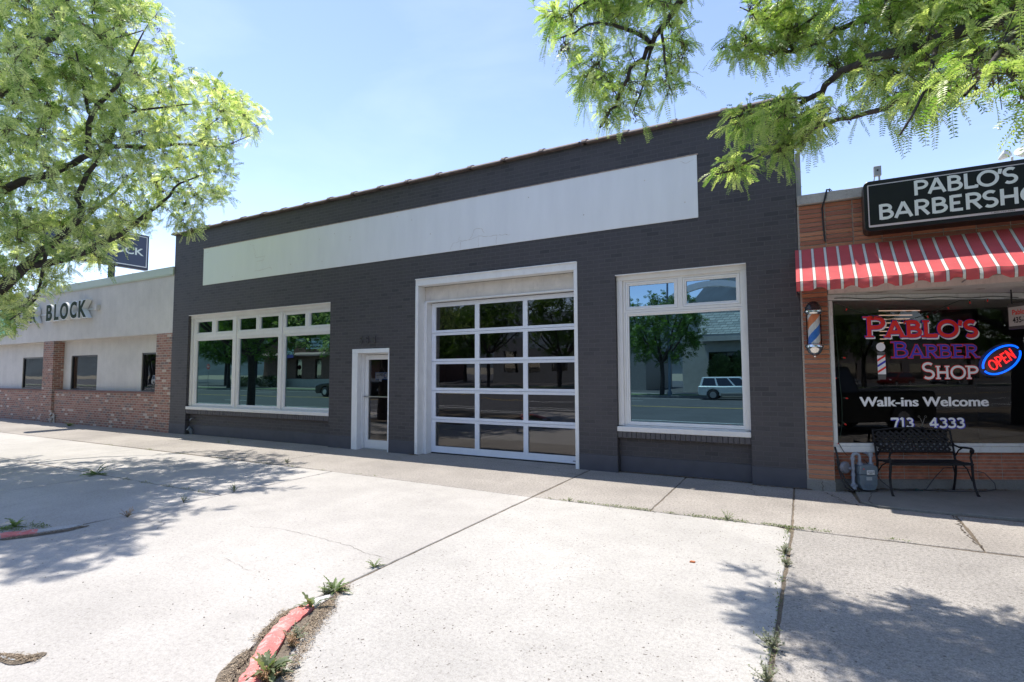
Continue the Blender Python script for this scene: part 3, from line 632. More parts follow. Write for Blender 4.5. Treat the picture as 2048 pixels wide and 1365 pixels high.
# ------------------------------------------------------------ BARBER SHOP (the window wall is turned 26 degrees)
BA=R(26); BO=Vector((.41,8.90,0)); BM=Matrix.Translation(BO)@Matrix.Rotation(BA,4,'Z')   # local: x along the glass, -y to the street
BS=thing('barber_shop_building','small orange roman brick barber shop with a striped awning at the right edge','building')
bcol=[(.44,.165,.085),(.50,.21,.11),(.37,.135,.08),(.52,.235,.13),(.33,.13,.085)]
def romanmat():
    m,nt,b=newmat('roman_brick'); b.inputs['Roughness'].default_value=.8
    g=nt.nodes.new('ShaderNodeNewGeometry'); oi=g.outputs['Random Per Island']
    r_=nt.nodes.new('ShaderNodeValToRGB'); e=r_.color_ramp.elements
    while len(e)<5: e.new(.5)
    for i,el in enumerate(e): el.position=i/4; el.color=(*bcol[[2,0,4,1,3][i]],1)
    nt.links.new(oi,r_.inputs[0])
    n=noise(nt,coords(nt,(2,2,22)),7,6,.7); c=mixc(nt,.75,r_.outputs[0],ramp(nt,n,[(.3,.55),(.7,1.1)]),'MULTIPLY')
    nt.links.new(c,b.inputs['Base Color']); bump(nt,b,n,.7,.006); return m
roman=romanmat(); mort=concrete('roman_mortar',(.52,.46,.39),pits=.1,grain=.2)
def bricks(mb,x0,x1,z0,z1,y,proud,bw,bh,gap,first=0,vgap=None):
    k=0; z=z0; vg=vgap or gap
    while z+bh*.6<z1:
        x=x0
        while x<x1-.02:
            e=min(x+bw,x1); 
            mb.box(x+vg/2,e-vg/2,y-proud-random.uniform(0,.004),y+.01,z+gap/2+random.uniform(-.001,.001),min(z+bh,z1)-gap/2+random.uniform(-.001,.001)); x=e
        z+=bh; k+=1
mb=MB(); bricks(mb,.062,.395,.155,2.9,8.80,.014,.333,.0685,.017); mb.build('pier_brick_facing',roman,BS,bev=.002); mb=MB(); bricks(mb,.062,7.4,3.46,4.125,8.80,.010,.335,.0665,.014)
mb.build('brick_facing',roman,BS,bev=.002)
mb=MB(); mb.box(.046,.392,8.803,8.98,.14,2.9); mb.box(.046,7.5,8.803,9.1,2.901,4.128); mb.build('wall',mort,BS)
mb=MB(); mb.box(.044,.40,8.775,8.99,-.12,.139); mb.build('pier_footing',conc,BS,bev=.006)
mb=MB(); mb.box(.05,7.5,8.74,9.15,4.13,4.275); mb.build('coping',concrete('coping_concrete',(.52,.50,.45),pits=.2,streak=.4),BS,bev=.008)
mb=MB(); mb.box(.06,7.4,8.78,8.80,3.455,3.475); mb.build('awning_rail',simple('rail_brown',(.25,.16,.11),.6),BS)
# ceiling of the recess with peeling paint
soff=simple('soffit_paint',(.62,.58,.52),.75,var=.08,sc=3,dirt=.35,bmp=.3)
mb=MB(); mb.box(.40,7.4,8.802,12.2,2.80,2.9); mb.build('soffit',soff,BS)
mb=MB()
for (x,y,sx,sy) in ((1.0,8.95,.12,.03),(1.55,9.05,.13,.035),(1.78,9.1,.10,.04),(1.68,9.08,.06,.03),(2.2,9.3,.05,.03)):
    n=11; ph=random.random()*6; vs=[(x+sx*math.cos(i/n*6.283)*(1+.35*math.sin(3*i+ph)),y+sy*math.sin(i/n*6.283)*(1+.3*math.sin(5*i+ph)),2.797) for i in range(n)]; mb.add(vs,[tuple(range(n))])
mb.build('peeled_patch',simple('bare_board',(.22,.12,.06),.9,var=.4,sc=30),BS,fix=False)
mb=MB(); mb.T=BM
mb.box(-.05,3.4,-.0,.2,-.1,.155); mb.T=None; mb.build('foundation',conc,BS,bev=.004)
mb=MB(); mb.T=BM; bricks(mb,-.05,3.4,.157,.535,.02,.005,.335,.0475,.009,vgap=.009); mb.T=None; mb.build('knee_brick',simple('knee_roman',(.42,.15,.08),.75,var=.35,sc=9,bmp=.6),BS,bev=.0015)
mb=MB(); mb.T=BM; mb.box(-.05,3.4,.018,.2,.156,.54); mb.T=None; mb.build('knee_wall',mort,BS)
mb=MB(); mb.T=BM; mb.box(-.05,3.4,-.045,.1,.541,.625); mb.box(-.05,3.4,-.03,.02,.627,.668); mb.box(-.03,.03,-.035,.05,.669,2.71); mb.box(-.05,3.4,-.035,.06,2.715,2.795); mb.T=None
BW=mb.build('window',simple('cream_frame',(.66,.67,.65),.5,var=.06,dirt=.3,bmp=.2),BS,bev=.004)
def barberglass():
    m,nt,b=newmat('barber_glass'); nt.nodes.remove(b); out=nt.nodes['Material Output']
    gl=nt.nodes.new('ShaderNodeBsdfGlossy'); gl.inputs['Roughness'].default_value=0; gl.inputs['Color'].default_value=(.9,.88,.85,1)
    tr=nt.nodes.new('ShaderNodeBsdfTransparent'); tr.inputs['Color'].default_value=(.8,.8,.8,1)
    ms=nt.nodes.new('ShaderNodeMixShader'); ms.inputs[0].default_value=.05
    nt.links.new(tr.outputs[0],ms.inputs[1]); nt.links.new(gl.outputs[0],ms.inputs[2]); nt.links.new(ms.outputs[0],out.inputs[0]); return m
mb=MB(); mb.T=BM; mb.quad((.02,0,.66),(3.4,0,.66),(3.4,0,2.72),(.02,0,2.72)); mb.T=None; mb.build('pane',barberglass(),BW,fix=False)
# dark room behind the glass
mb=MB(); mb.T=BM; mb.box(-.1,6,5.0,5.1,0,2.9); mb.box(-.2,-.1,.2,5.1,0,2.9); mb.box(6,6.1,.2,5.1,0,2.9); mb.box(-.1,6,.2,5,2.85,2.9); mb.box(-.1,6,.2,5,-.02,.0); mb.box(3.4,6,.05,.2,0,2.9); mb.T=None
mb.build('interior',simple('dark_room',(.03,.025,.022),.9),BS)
mb=MB(); mb.box(7.4,7.5,8.8,12,0,2.8); mb.build('side_wall',roman,BS)
mb=MB(); mb.box(.3,7.5,9.2,18,3.9,4.0); mb.box(.3,.4,9.2,18,2.9,3.9); mb.box(7.5,7.6,8.8,18,0,4.2); mb.build('roof',simple('flat_roof',(.3,.29,.27),.9),BS)
bd=Vector((math.cos(BA),math.sin(BA),0)); bn=Vector((math.sin(BA),-math.cos(BA),0))
def gl(s,z,off=.004): p=BO+bd*s+bn*off; return frame_mat((p.x,p.y,z),bd)
v_red=simple('vinyl_red',(.82,.02,.012),.4); v_blue=simple('vinyl_blue',(.035,.035,.50),.4); v_white=simple('vinyl_white',(.85,.85,.85),.4); v_grey=simple('vinyl_grey',(.10,.10,.10),.5)
layers={'white':(MB(),v_white),'blue':(MB(),v_blue),'red':(MB(),v_red),'grey':(MB(),v_grey)}
LW,LBl,LR,LG=[layers[k][0] for k in ('white','blue','red','grey')]
def flush():
    global LW,LBl,LR,LG
    for nm,mb_,mt in (('white_lettering',LW,v_white),('blue_lettering',LBl,v_blue),('red_lettering',LR,v_red),('grey_lettering',LG,v_grey)):
        if mb_.v: mb_.build(nm,mt,BW,fix=False)
    LW,LBl,LR,LG=MB(),MB(),MB(),MB()
# PABLO'S : white drop shadow, blue outline, red fill
stroke_text(LW,"PABLO'S",gl(.495,2.156,.003),.300,1.575,.20,.15,.78,0,.005)
stroke_text(LBl,"PABLO'S",gl(.477,2.176,.006),.300,1.575,.20,.15,.78,0,.006)
stroke_text(LR,"PABLO'S",gl(.477,2.176,.010),.300,1.575,.195,.15,.78,0,0)
flush()
stroke_text(LR,"BARBER",gl(.850,1.876,.003),.235,1.19,.16,.14,.80,0,.006)
stroke_text(LBl,"BARBER",gl(.850,1.876,.007),.235,1.19,.15,.14,.80,0,-.001)
flush()
stroke_text(LR,"SHOP",gl(1.245,1.575,.003),.235,.785,.16,.14,.78,0,.006)
stroke_text(LW,"SHOP",gl(1.245,1.575,.007),.235,.785,.15,.14,.78,0,-.001)
flush()
[put_text(LW,'Walk-ins Welcome',gl(.37+dx,1.185+dz,.004+k*.0003),w=1.772,h=.134,off=.012) for k,(dx,dz) in enumerate(((-.004,0),(.003,.0015),(0,.001),(.006,0)))]
flush()
for s,t,w in ((.79,'713',.31),(1.315,'4333',.485)):
    stroke_text(LBl,t,gl(s+.010,.880,.003),.138,w,.21,.09,None,0,.005)
    stroke_text(LW,t,gl(s,.886,.007),.138,w,.20,.09,None,0,0); flush()
# drawn barber pole and scissors
def gshape(mb,pts,off,s0=0,z0=0): 
    M_=gl(s0,z0,off); mb.T=M_; mb.add([(a,b,0) for a,b in pts],[tuple(range(len(pts)))]); mb.T=None
gshape(LW,arc(0,0,.064,.062,0,345,23),.004,.697,2.035)
gshape(LG,[(-.045,-.03),(.05,-.03),(.06,.02),(-.055,.02)],.004,.697,1.945); gshape(LW,[(-.055,-.27),(.058,-.27),(.058,0),(-.055,0)],.004,.697,1.913)
gshape(LG,[(-.05,-.07),(.05,-.07),(.06,-.002),(-.06,-.002)],.004,.697,1.64)
for i,(mb_,zz) in enumerate(((LR,1.865),(LBl,1.785),(LR,1.70))): gshape(mb_,[(-.055,-.04),(.058,.03),(.058,.062),(-.055,-.008)],.006,.697,zz)
sc=simple('vinyl_scissor',(.17,.16,.14),.5); mb=MB()
for sx in (-1,1):
    mb.T=gl(1.227,.965,.004); mb.tube([(sx*.03,.055,0),(-sx*.022,-.085,0)],.004,4); mb.tube([(sx*.045+.014*math.cos(a),.075+.014*math.sin(a),0) for a in [i*.7 for i in range(9)]],.003,4,closed=True); mb.T=None
mb.build('scissors_mark',sc,BW)
for nm,mb_,mt in (('pole_mark_white',LW,v_white),('pole_mark_blue',LBl,v_blue),('pole_mark_red',LR,v_red),('pole_mark_grey',LG,v_grey)): mb_.build(nm,mt,BW,fix=False)
# neon OPEN sign inside the glass
nb=emis('neon_blue',(.0,.10,1.0),1.25); nr=emis('neon_red',(1.0,.02,.02),.8)
NP=BO+bd*2.405-bn*.05; NE=thing('neon_open_sign','glowing red OPEN neon in a tilted blue neon oval inside the barber window','neon sign',(NP.x,NP.y,1.845),BA)
tilt=Matrix.Rotation(R(-31),4,'Y')
def el(a0,a1,rx=.29,ry=.165): 
    mb.tube([tilt@Vector((rx*math.cos(R(a)),0,ry*math.sin(R(a)))) for a in np.linspace(a0,a1,26)],.0125,8)
mb=MB(); el(8,172); el(186,352); mb.build('oval_tube',nb,NE,smooth=True)
mb=MB(); x=-.205
for ch,w in (('O',.115),('P',.085),('E',.085),('N',.10)):
    for st in GL[ch][0]:
        a=GL[ch][1]; pts=[tilt@Vector((x+p[0]/a*w,-.006,-.075+p[1]*.155)) for p in st]; mb.tube(pts,.0105,6)
    x+=w+.004
mb.build('letter_tube',nr,NE,smooth=True)
mb=MB(); ob=[tilt@Vector((.33*math.cos(a),.03,.205*math.sin(a))) for a in np.linspace(0,6.2,30)]; mb.add(ob,[tuple(range(30))]); mb.build('backing_plate',simple('clear_black',(.012,.012,.014),.3),NE,fix=False)
# window blind in the room: slats emit weakly in place of daylight through gaps
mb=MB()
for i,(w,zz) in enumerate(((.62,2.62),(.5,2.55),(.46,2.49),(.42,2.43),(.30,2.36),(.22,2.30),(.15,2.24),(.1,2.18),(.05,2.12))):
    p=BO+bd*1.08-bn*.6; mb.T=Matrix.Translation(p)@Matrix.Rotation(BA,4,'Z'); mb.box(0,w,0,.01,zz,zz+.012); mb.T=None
o=mb.build('blind_slats',emis('glowing_slat',(.55,.36,.27),.55)); tag(o,'thin faintly glowing blind slats glimpsed in the dark room above the red lettering','blind')
# string of lights round the glass
def bulbstr():
    root=thing('string_lights','string of red bulbs on a dark green wire around the barber window','string lights')
    top=[(.03,2.69),(.18,2.63),(.32,2.57),(.55,2.49),(.78,2.44),(.95,2.425),(1.10,2.43),(1.28,2.47),(1.42,2.53),(1.58,2.60),(1.80,2.69),(2.05,2.71),(2.25,2.735),(2.6,2.70)]
    side=[(.05,2.68),(.06,2.4),(.075,2.1),(.085,1.9),(.09,1.6),(.11,1.3),(.11,1.1),(.10,.9),(.06,.72),(.03,.69)]
    P=lambda s,z,o=.02:(BO+bd*s+bn*o+Vector((0,0,z)))
    mb=MB(); mb.tube([P(*q) for q in top],.0035,5); mb.tube([P(*q) for q in side],.0035,5); mb.tube([P(s,2.735+.01*math.sin(s*9),.05) for s in np.linspace(.05,2.6,30)],.005,5)
    mb.build('wire',simple('wire_green',(.012,.035,.02),.6),root)
    sock=MATS['wire_green']; red=simple('bulb_red',(.75,.03,.02),.25)
    bl=[(.24,2.615,200),(.60,2.475,190),(1.03,2.42,180),(1.345,2.50,160),(1.63,2.62,150),(1.95,2.70,175),(2.2,2.725,185),(.035,2.70,240),(.055,2.21,250),(.13,1.89,100),(.07,1.60,250),(.14,1.31,100),(.115,.96,130),(.045,.70,200),(.65,2.46,0)]
    for s,z,a in bl[:-1]:
        mb=MB(); M_=Matrix.Translation(P(s,z,.025))@Matrix.Rotation(BA,4,'Z')@Matrix.Rotation(R(a),4,'Y'); mb.T=M_
        mb.lathe([(.001,.0),(.009,.008),(.010,.018),(.007,.032),(.002,.042)],(0,0,0.018),10); mb.T=None; b_=mb.build('bulb',red,root,smooth=True)
        mb=MB(); mb.T=M_; mb.lathe([(.008,-.006),(.0085,.022)],(0,0,0),8); mb.T=None; mb.build('socket',sock,b_)
bulbstr()
# small hanging sign at the right
p=BO+bd*2.27+bn*.30; HS=thing('hanging_sign','small white hanging sign with red and black lettering under the soffit','sign',(p.x,p.y,2.427),BA-R(90))
mb=MB(); mb.box(-.02,.62,-.03,.03,-.175,.175); mb.build('box',simple('sign_box_grey',(.09,.085,.085),.6),HS,bev=.004)
mb=MB(); mb.box(.0,.60,-.034,-.031,-.135,.125); mb.build('face',simple('sign_face_white',(.55,.52,.50),.6),HS)
mb=MB(); put_text(mb,"Pablo's Barber",frame_mat((.06,-.037,.015),(1,0,0)),h=.075,w=.5,off=.02); mb.build('red_lettering',v_red,HS,fix=False)
mb=MB(); put_text(mb,"435-713-4333",frame_mat((.06,-.037,-.095),(1,0,0)),h=.08,w=.5,off=.02); mb.build('black_lettering',rubber,HS,fix=False)
mb=MB(); mb.tube([(.02,0,.16),(.02,0,.37)],.01,6); mb.tube([(.55,0,.16),(.55,0,.37)],.01,6); mb.build('hanger',rubber,HS)
# ------------------------------------------------------------ cabinet sign above the awning
SG=thing('shop_sign','black cabinet sign with pale PABLO\'S BARBERSHOP lettering above the awning','sign',(.845,8.5,3.57))
def rrect(x0,x1,z0,z1,r,n=5):
    return [q for c in (arc(x1-r,z1-r,r,r,90,0,n),arc(x1-r,z0+r,r,r,0,-90,n),arc(x0+r,z0+r,r,r,-90,-180,n),arc(x0+r,z1-r,r,r,180,90,n)) for q in c]
blk=simple('cabinet_gloss_black',(.010,.010,.011),.35,spec=.35)
mb=MB(); mb.prism(rrect(0,2.9,0,.69,.07),'y',0,.29); mb.build('cabinet',blk,SG,bev=.006)
mb=MB(); mb.prism(rrect(.045,2.855,.055,.635,.012),'y',-.004,0.001); mb.build('edge_line',simple('edge_pale',(.62,.56,.55),.4),SG)
mb=MB(); mb.prism(rrect(.058,2.842,.083,.622,.008),'y',-.008,-.0041); mb.build('face',simple('sign_face_dark',(.014,.018,.016),.55,var=.1,spec=.2),SG)
le=simple('letter_offwhite',(.74,.78,.72),.5); mb=MB()
stroke_text(mb,"PABLO'S",frame_mat((.535,-.010,.410),(1,0,0)),.195,1.03,.185,0,None,0,0,gap=-.04)
stroke_text(mb,"BARBERSHOP",frame_mat((.145,-.010,.144),(1,0,0)),.205,1.83,.185,0,None,0,0,gap=-.02); mb.build('lettering',le,SG,fix=False)
mb=MB(); put_text(mb,'1-800-733-3984',frame_mat((1.31,-.0055,.062),(1,0,0)),h=.014,w=.22); mb.build('small_print',rubber,SG,fix=False)
OB=thing('outlet_box','small grey weatherproof outlet box on a conduit above the sign','outlet box',(1.06,8.9,4.28))
mb=MB(); mb.box(-.045,.045,-.03,.03,.16,.30); mb.build('box',simple('box_grey',(.35,.36,.36),.5),OB,bev=.006)
mb=MB(); mb.tube([(.02,0,-.02),(.02,0,.16)],.012,8); mb.tube([(-.03,0,.17),(-.045,0,.1),(-.06,0,-.01)],.008,6); mb.build('conduit',MATS['box_grey'],OB)
mb=MB(); mb.lathe([(.012,-.036),(.012,-.03)],(0,0,.235),8,'y'); mb.build('cover_plug',rubber,OB)
FL=thing('flood_light','white twin flood light on the parapet behind the sign','flood light',(2.5,8.95,4.28))
mb=MB(); mb.box(-.05,.05,-.05,.05,0,.10); mb.tube([(0,0,.10),(0,-.02,.16)],.015,8); mb.build('base',lw,FL,bev=.004)
for s in (-1,1):
    mb=MB(); mb.T=Matrix.Translation((s*.085,-.03,.18))@Matrix.Rotation(R(-35*s),4,'Z')@Matrix.Rotation(R(70),4,'X'); mb.lathe([(.02,-.06),(.035,-.02),(.055,.04),(.055,.06)],(0,0,0),14); mb.T=None; mb.build('lamp_head',lw,FL,smooth=True)
# cable down the brick
mb=MB(); mb.tube([(.50,8.95,4.29),(.46,8.78,4.31),(.43,8.725,4.30),(.41,8.72,4.18),(.375,8.72,4.10),(.365,8.775,4.05),(.37,8.775,3.85),(.375,8.775,3.7),(.385,8.77,3.56)],.011,7)
mb.tube([(.55,8.95,4.28),(.47,8.8,4.33),(.42,8.73,4.28),(.39,8.72,4.15)],.006,6)
tag(mb.build('power_cable',rubber,None,smooth=True),'black power cable running over the coping and down the orange brick','cable')
# ------------------------------------------------------------ awning
AW=thing('awning','red awning with thin white stripes and a scalloped valance over the barber window','awning',(0,8.8,0))
def awnmat(n,c,sheen=0):
    m,nt,b=newmat(n); out=nt.nodes['Material Output']; b.inputs['Roughness'].default_value=.75; b.inputs['Specular IOR Level'].default_value=.3
    f=noise(nt,coords(nt),5,5,.6); cc=mixc(nt,ramp(nt,f,[(.3,0),(.7,1)]),tuple(v*.85 for v in c),c)
    sp=noise(nt,coords(nt),60,2,.5); cc=mixc(nt,ramp(nt,sp,[(.74,0),(.77,.6)]),cc,(.8,.75,.7))
    nt.links.new(cc,b.inputs['Base Color']); tl=nt.nodes.new('ShaderNodeBsdfTranslucent'); nt.links.new(cc,tl.inputs[0])
    ms=nt.nodes.new('ShaderNodeMixShader'); ms.inputs[0].default_value=.22; nt.links.new(b.outputs[0],ms.inputs[1]); nt.links.new(tl.outputs[0],ms.inputs[2]); nt.links.new(ms.outputs[0],out.inputs[0]); return m
a_red=awnmat('awning_red',(.70,.115,.12)); a_wh=awnmat('awning_white',(.84,.81,.74)); a_br=awnmat('awning_seam',(.16,.07,.05))
X1=5.4; PR=.68
xs=[0.0]; cols_=[]
k=0
while True:
    c=.065+.1555*k
    for a,mi in ((c-.019,0),(c-.015,2),(c+.015,1),(c+.019,2)):
        if a>X1: break
        # subdivide long red parts
        last=xs[-1]; n=max(1,int((a-last)/.03)) if mi==0 else 1
        for i in range(1,n+1): xs.append(last+(a-last)*i/n); cols_.append(mi)
    k+=1
    if c+.1>X1: break
nx=len(xs)
def wr(x,t): # wrinkles
    return .006*math.sin(x*3.1+t*2)+.004*math.sin(x*17+t*5)*t+.003*math.sin(x*31)*t
rowsA=[]; NR=9
for j in range(NR+1):
    t=j/NR; rowsA.append([(x,-.012-PR*t,3.475-.0+(2.90-3.475)*t-.02*math.sin(math.pi*t)+wr(x,t)) for x in xs])
mb=MB(); vs=[p for r_ in rowsA for p in r_]; mb.add(vs,[])
for j in range(NR):
    for i in range(nx-1):
        mb.f.append((j*nx+i,j*nx+i+1,(j+1)*nx+i+1,(j+1)*nx+i)); mb.m.append(cols_[i])
mb.build('canopy_cloth',[a_red,a_wh,a_br],AW,smooth=True,fix=False)
def scal(x):
    ph=((x-.10)/.36)%1.0; return .042*max(0,math.cos((ph-.5)*math.pi*2.2))**.7 if abs(ph-.5)<.227 else 0
rowsV=[]
for j in range(6):
    t=j/5; r_=[]
    for x in xs:
        wv=.016*math.sin(x*11+1)*t+.010*math.sin(x*27+2)*math.sin(t*3)+.005*math.sin(x*60)*t
        z=2.895+wr(x,1)-(.128-scal(x))*t; r_.append((x,-PR-.012-.004+wv-.01*math.sin(t*3.1),z))
    rowsV.append(r_)
mb=MB(); mb.add([p for r_ in rowsV for p in r_],[])
for j in range(5):
    for i in range(nx-1): mb.f.append((j*nx+i,(j+1)*nx+i,(j+1)*nx+i+1,j*nx+i+1)); mb.m.append(cols_[i])
mb.build('valance',[a_red,a_wh,a_br],AW,smooth=True,fix=False)
mb=MB(); mb.add([(0.0,-.01,3.47),(0,-PR-.01,2.895),(0,-PR-.012,2.77),(.002,-.3,2.80),(.0,-.01,2.78)],[(0,1,2,3,4)]); mb.build('side_cloth',a_red,AW,fix=False)
mb=MB(); mb.tube([(.01,-PR+.0,2.885),(X1,-PR+.0,2.885)],.011,8)
for x in (.03,1.9,3.8,5.3): mb.tube([(x,-.01,3.44),(x,-PR,2.88)],.010,6); mb.tube([(x,-.01,2.84),(x,-PR,2.88)],.010,6)
mb.build('frame',simple('galvanised',(.35,.35,.35),.5,metal=.6),AW)
# ------------------------------------------------------------ barber pole
BP=thing('barber_pole','chrome and glass barber pole with orange and blue stripes on the brick pier','barber pole',(.20,8.60,0))
chrome=simple('chrome',(.72,.72,.72),.15,metal=1); 
mb=MB(); mb.lathe([(.0,2.685),(.04,2.678),(.075,2.65),(.098,2.60),(.108,2.555)],(0,0,0),28); mb.build('dome',simple('dome_black',(.03,.028,.027),.25),BP,smooth=True)
mb=MB(); mb.lathe([(.106,2.556),(.116,2.545),(.116,2.525),(.104,2.515),(.10,2.50),(.094,2.495)],(0,0,0),28); mb.build('top_ring',chrome,BP,smooth=True)
mb=MB(); mb.lathe([(.094,2.075),(.108,2.07),(.118,2.055),(.118,2.03),(.105,2.015),(.098,2.0),(.085,1.96),(.055,1.925),(.02,1.905),(.015,1.89),(0,1.885)],(0,0,0),28); mb.build('bottom_cap',chrome,BP,smooth=True)
def polemat():
    m,nt,b=newmat('striped_drum'); b.inputs['Roughness'].default_value=.4
    tc=nt.nodes.new('ShaderNodeTexCoord'); s=nt.nodes.new('ShaderNodeSeparateXYZ'); nt.links.new(tc.outputs['Object'],s.inputs[0])
    an=math_(nt,'ARCTAN2',s.outputs[1],s.outputs[0]); an=math_(nt,'DIVIDE',an,2*math.pi)
    f=math_(nt,'FRACT',math_(nt,'ADD',math_(nt,'SUBTRACT',an,math_(nt,'DIVIDE',s.outputs[2],.50)),20.28))
    r_=nt.nodes.new('ShaderNodeValToRGB'); e=r_.color_ramp.elements; r_.color_ramp.interpolation='CONSTANT'
    while len(e)<5: e.new(.5)
    for el_,(p,c) in zip(e,((0,(.72,.22,.08)),(.27,(.68,.68,.66)),(.5,(.03,.17,.55)),(.77,(.68,.68,.66)),(1,(.68,.68,.66)))): el_.position=p; el_.color=(*c,1)
    nt.links.new(f,r_.inputs[0]); nt.links.new(r_.outputs[0],b.inputs['Base Color']); return m
mb=MB(); mb.lathe([(.075,2.06),(.075,2.51)],(0,0,0),28); mb.build('striped_drum',polemat(),BP,smooth=True)
def clearmat():
    m,nt,b=newmat('clear_cylinder'); nt.nodes.remove(b); out=nt.nodes['Material Output']
    g_=nt.nodes.new('ShaderNodeBsdfGlossy'); g_.inputs['Roughness'].default_value=.03; t_=nt.nodes.new('ShaderNodeBsdfTransparent'); t_.inputs[0].default_value=(.9,.9,.9,1)
    lw_=nt.nodes.new('ShaderNodeLayerWeight'); lw_.inputs[0].default_value=.12; ms=nt.nodes.new('ShaderNodeMixShader'); nt.links.new(lw_.outputs['Fresnel'],ms.inputs[0]); nt.links.new(t_.outputs[0],ms.inputs[1]); nt.links.new(g_.outputs[0],ms.inputs[2]); nt.links.new(ms.outputs[0],out.inputs[0]); return m
mb=MB(); n=28; vs=[(.093*math.cos(6.2832*i/n),.093*math.sin(6.2832*i/n),z) for z in (2.07,2.5) for i in range(n)]; mb.add(vs,[(i,(i+1)%n,(i+1)%n+n,i+n) for i in range(n)]); mb.build('glass_cylinder',clearmat(),BP,smooth=True)
mb=MB(); mb.box(-.045,.045,.08,.195,2.08,2.12); mb.box(-.045,.045,.08,.195,2.47,2.50); mb.build('bracket',chrome,BP)
# ------------------------------------------------------------ bench (cast lattice back)
bp=BO+bd*1.04+bn*.262
BE=thing('park_bench','black cast metal bench with a lattice back in front of the barber window','bench',(bp.x,bp.y,.022),BA); BE.scale=(.99,.68,.95)
bm_=simple('bench_black',(.009,.009,.011),.55,var=.2,sc=12,spec=.3)
W2=.535
# back panel: top arched, lattice of diagonal straps woven
zt=lambda x:.865+.045*(1-(x/W2)**2); yb0=lambda z:.24+(z-.55)*.30
mb=MB()
mb.tube([(x,yb0(zt(x)),zt(x)) for x in np.linspace(-W2,W2,17)],.014,6); mb.tube([(-W2,yb0(.565),.565),(W2,yb0(.565),.565)],.013,6)
mb.build('back_frame',bm_,BE)
mb=MB(); st=.082
for sgn in (1,-1):
    for i in range(-16,28):
        pts=[]; 
        for z in np.linspace(.565,.905,9):
            x=-W2+i*st+sgn*(z-.565)*1.15
            if abs(x)<W2-.01 and z<zt(x)-.004: pts.append((x,yb0(z)+.004*sgn,z))
        if len(pts)>1:
            for a,b in zip(pts,pts[1:]):
                d=Vector((b[0]-a[0],0,b[2]-a[2])).normalized(); q=Vector((-d.z,0,d.x))*.0145
                A=[Vector(a)-q,Vector(b)-q,Vector(b)+q,Vector(a)+q]; mb.add([tuple(v) for v in A]+[tuple(v+Vector((0,.007,0))) for v in A],[(0,1,2,3),(7,6,5,4),(0,4,5,1),(2,6,7,3)])
mb.build('back_lattice',bm_,BE)
mb=MB()
for i in range(8):
    y=-.20+i*.052; mb.box(-W2,W2,y,y+.034,.435+.01*abs(i-3)/3,.447+.01*abs(i-3)/3)
mb.tube([(-W2,-.225,.437),(W2,-.225,.437)],.016,6); mb.tube([(-W2,.21,.44),(W2,.21,.44)],.014,6); mb.build('seat',bm_,BE,bev=.003)
for s in (-1,1):
    x=s*W2
    mb=MB(); mb.tube([(x,-.215,.64),(x,-.20,.60),(x,-.16,.53),(x,-.185,.47),(x,-.19,.40),(x+s*.01,-.175,.25),(x+s*.015,-.20,.12),(x+s*.02,-.25,.02),(x+s*.022,-.275,0)],[.011,.013,.014,.016,.019,.017,.016,.016,.02],7); mb.build('front_leg',bm_,BE,smooth=True)
    mb=MB(); mb.tube([(x,yb0(.88),.88),(x,yb0(.70),.70),(x,.245,.52),(x,.22,.43),(x+s*.003,.235,.28),(x+s*.006,.29,.1),(x+s*.008,.33,0)],[.013,.014,.015,.017,.017,.016,.018],7); mb.build('rear_leg',bm_,BE,smooth=True)
    mb=MB(); mb.tube([(x,.31,.72),(x,.24,.665),(x,.10,.645),(x,-.08,.655),(x,-.20,.655),(x,-.235,.63),(x,-.225,.60),(x,-.19,.595),(x,-.16,.61),(x,-.17,.635)],[.012,.013,.013,.015,.017,.017,.015,.013,.012,.01],7)
    mb.tube([(x,.02,.65),(x,.13,.60),(x,.21,.52)],.010,6); mb.build('armrest',bm_,BE,smooth=True)
    mb=MB(); mb.tube([(x,-.17,.20),(x-s*.02,-.10,.36),(x-s*.06,-.05,.425)],.009,6); mb.tube([(x,.25,.25),(x-s*.05,.2,.37),(x-s*.14,.19,.43)],.009,6); mb.build('brace',bm_,BE,smooth=True)
# ------------------------------------------------------------ gas meter
gp=BO+bd*.32+bn*.13
GM=thing('gas_meter','blue grey gas meter with pipes and regulator beside the brick pier','gas meter',(gp.x,gp.y,.0),BA)
mg=simple('meter_grey',(.13,.17,.20),.45,var=.15,sc=8,dirt=.2); pg=simple('pipe_grey',(.24,.27,.32),.45,var=.1,dirt=.25)
mb=MB(); mb.prism([(-.115,.36),(-.105,.385),(-.04,.395),(.06,.395),(.11,.38),(.125,.36),(.132,.26),(-.122,.26)],'y',-.095,.06); mb.build('meter_head',mg,GM,bev=.01)
mb=MB(); mb.prism([(-.112,.258),(.122,.258),(.118,.13),(.095,.07),(.075,.05),(-.07,.05),(-.09,.07),(-.112,.13)],'y',-.085,.05)
for x in (-.05,-.02,.01,.04,.07): mb.box(x,x+.008,-.092,-.085,.07,.13)
mb.build('meter_body',mg,GM,bev=.010)
mb=MB(); mb.box(-.03,.075,-.104,-.094,.262,.325); mb.build('dial_window',simple('dial_white',(.62,.62,.60),.4),GM,bev=.012)
mb=MB()
for i in range(4): mb.tube([(-.012+i*.022+.007*math.cos(a),-.106,.302+.007*math.sin(a)) for a in [k*.785 for k in range(8)]],.0016,4,closed=True)
mb.box(.0,.04,-.1065,-.105,.275,.281); mb.build('dials',rubber,GM)
mb=MB(); mb.box(-.03,.045,-.089,-.084,.185,.23); mb.build('name_plate',simple('plate_pale',(.35,.38,.38),.4),GM)
mb=MB()
mb.tube([(-.17,-.02,.03),(-.17,-.02,.47),(-.168,-.02,.51),(-.15,-.02,.535),(-.12,-.02,.54),(-.09,-.02,.53),(-.075,-.02,.50),(-.075,-.02,.39)],.021,10)
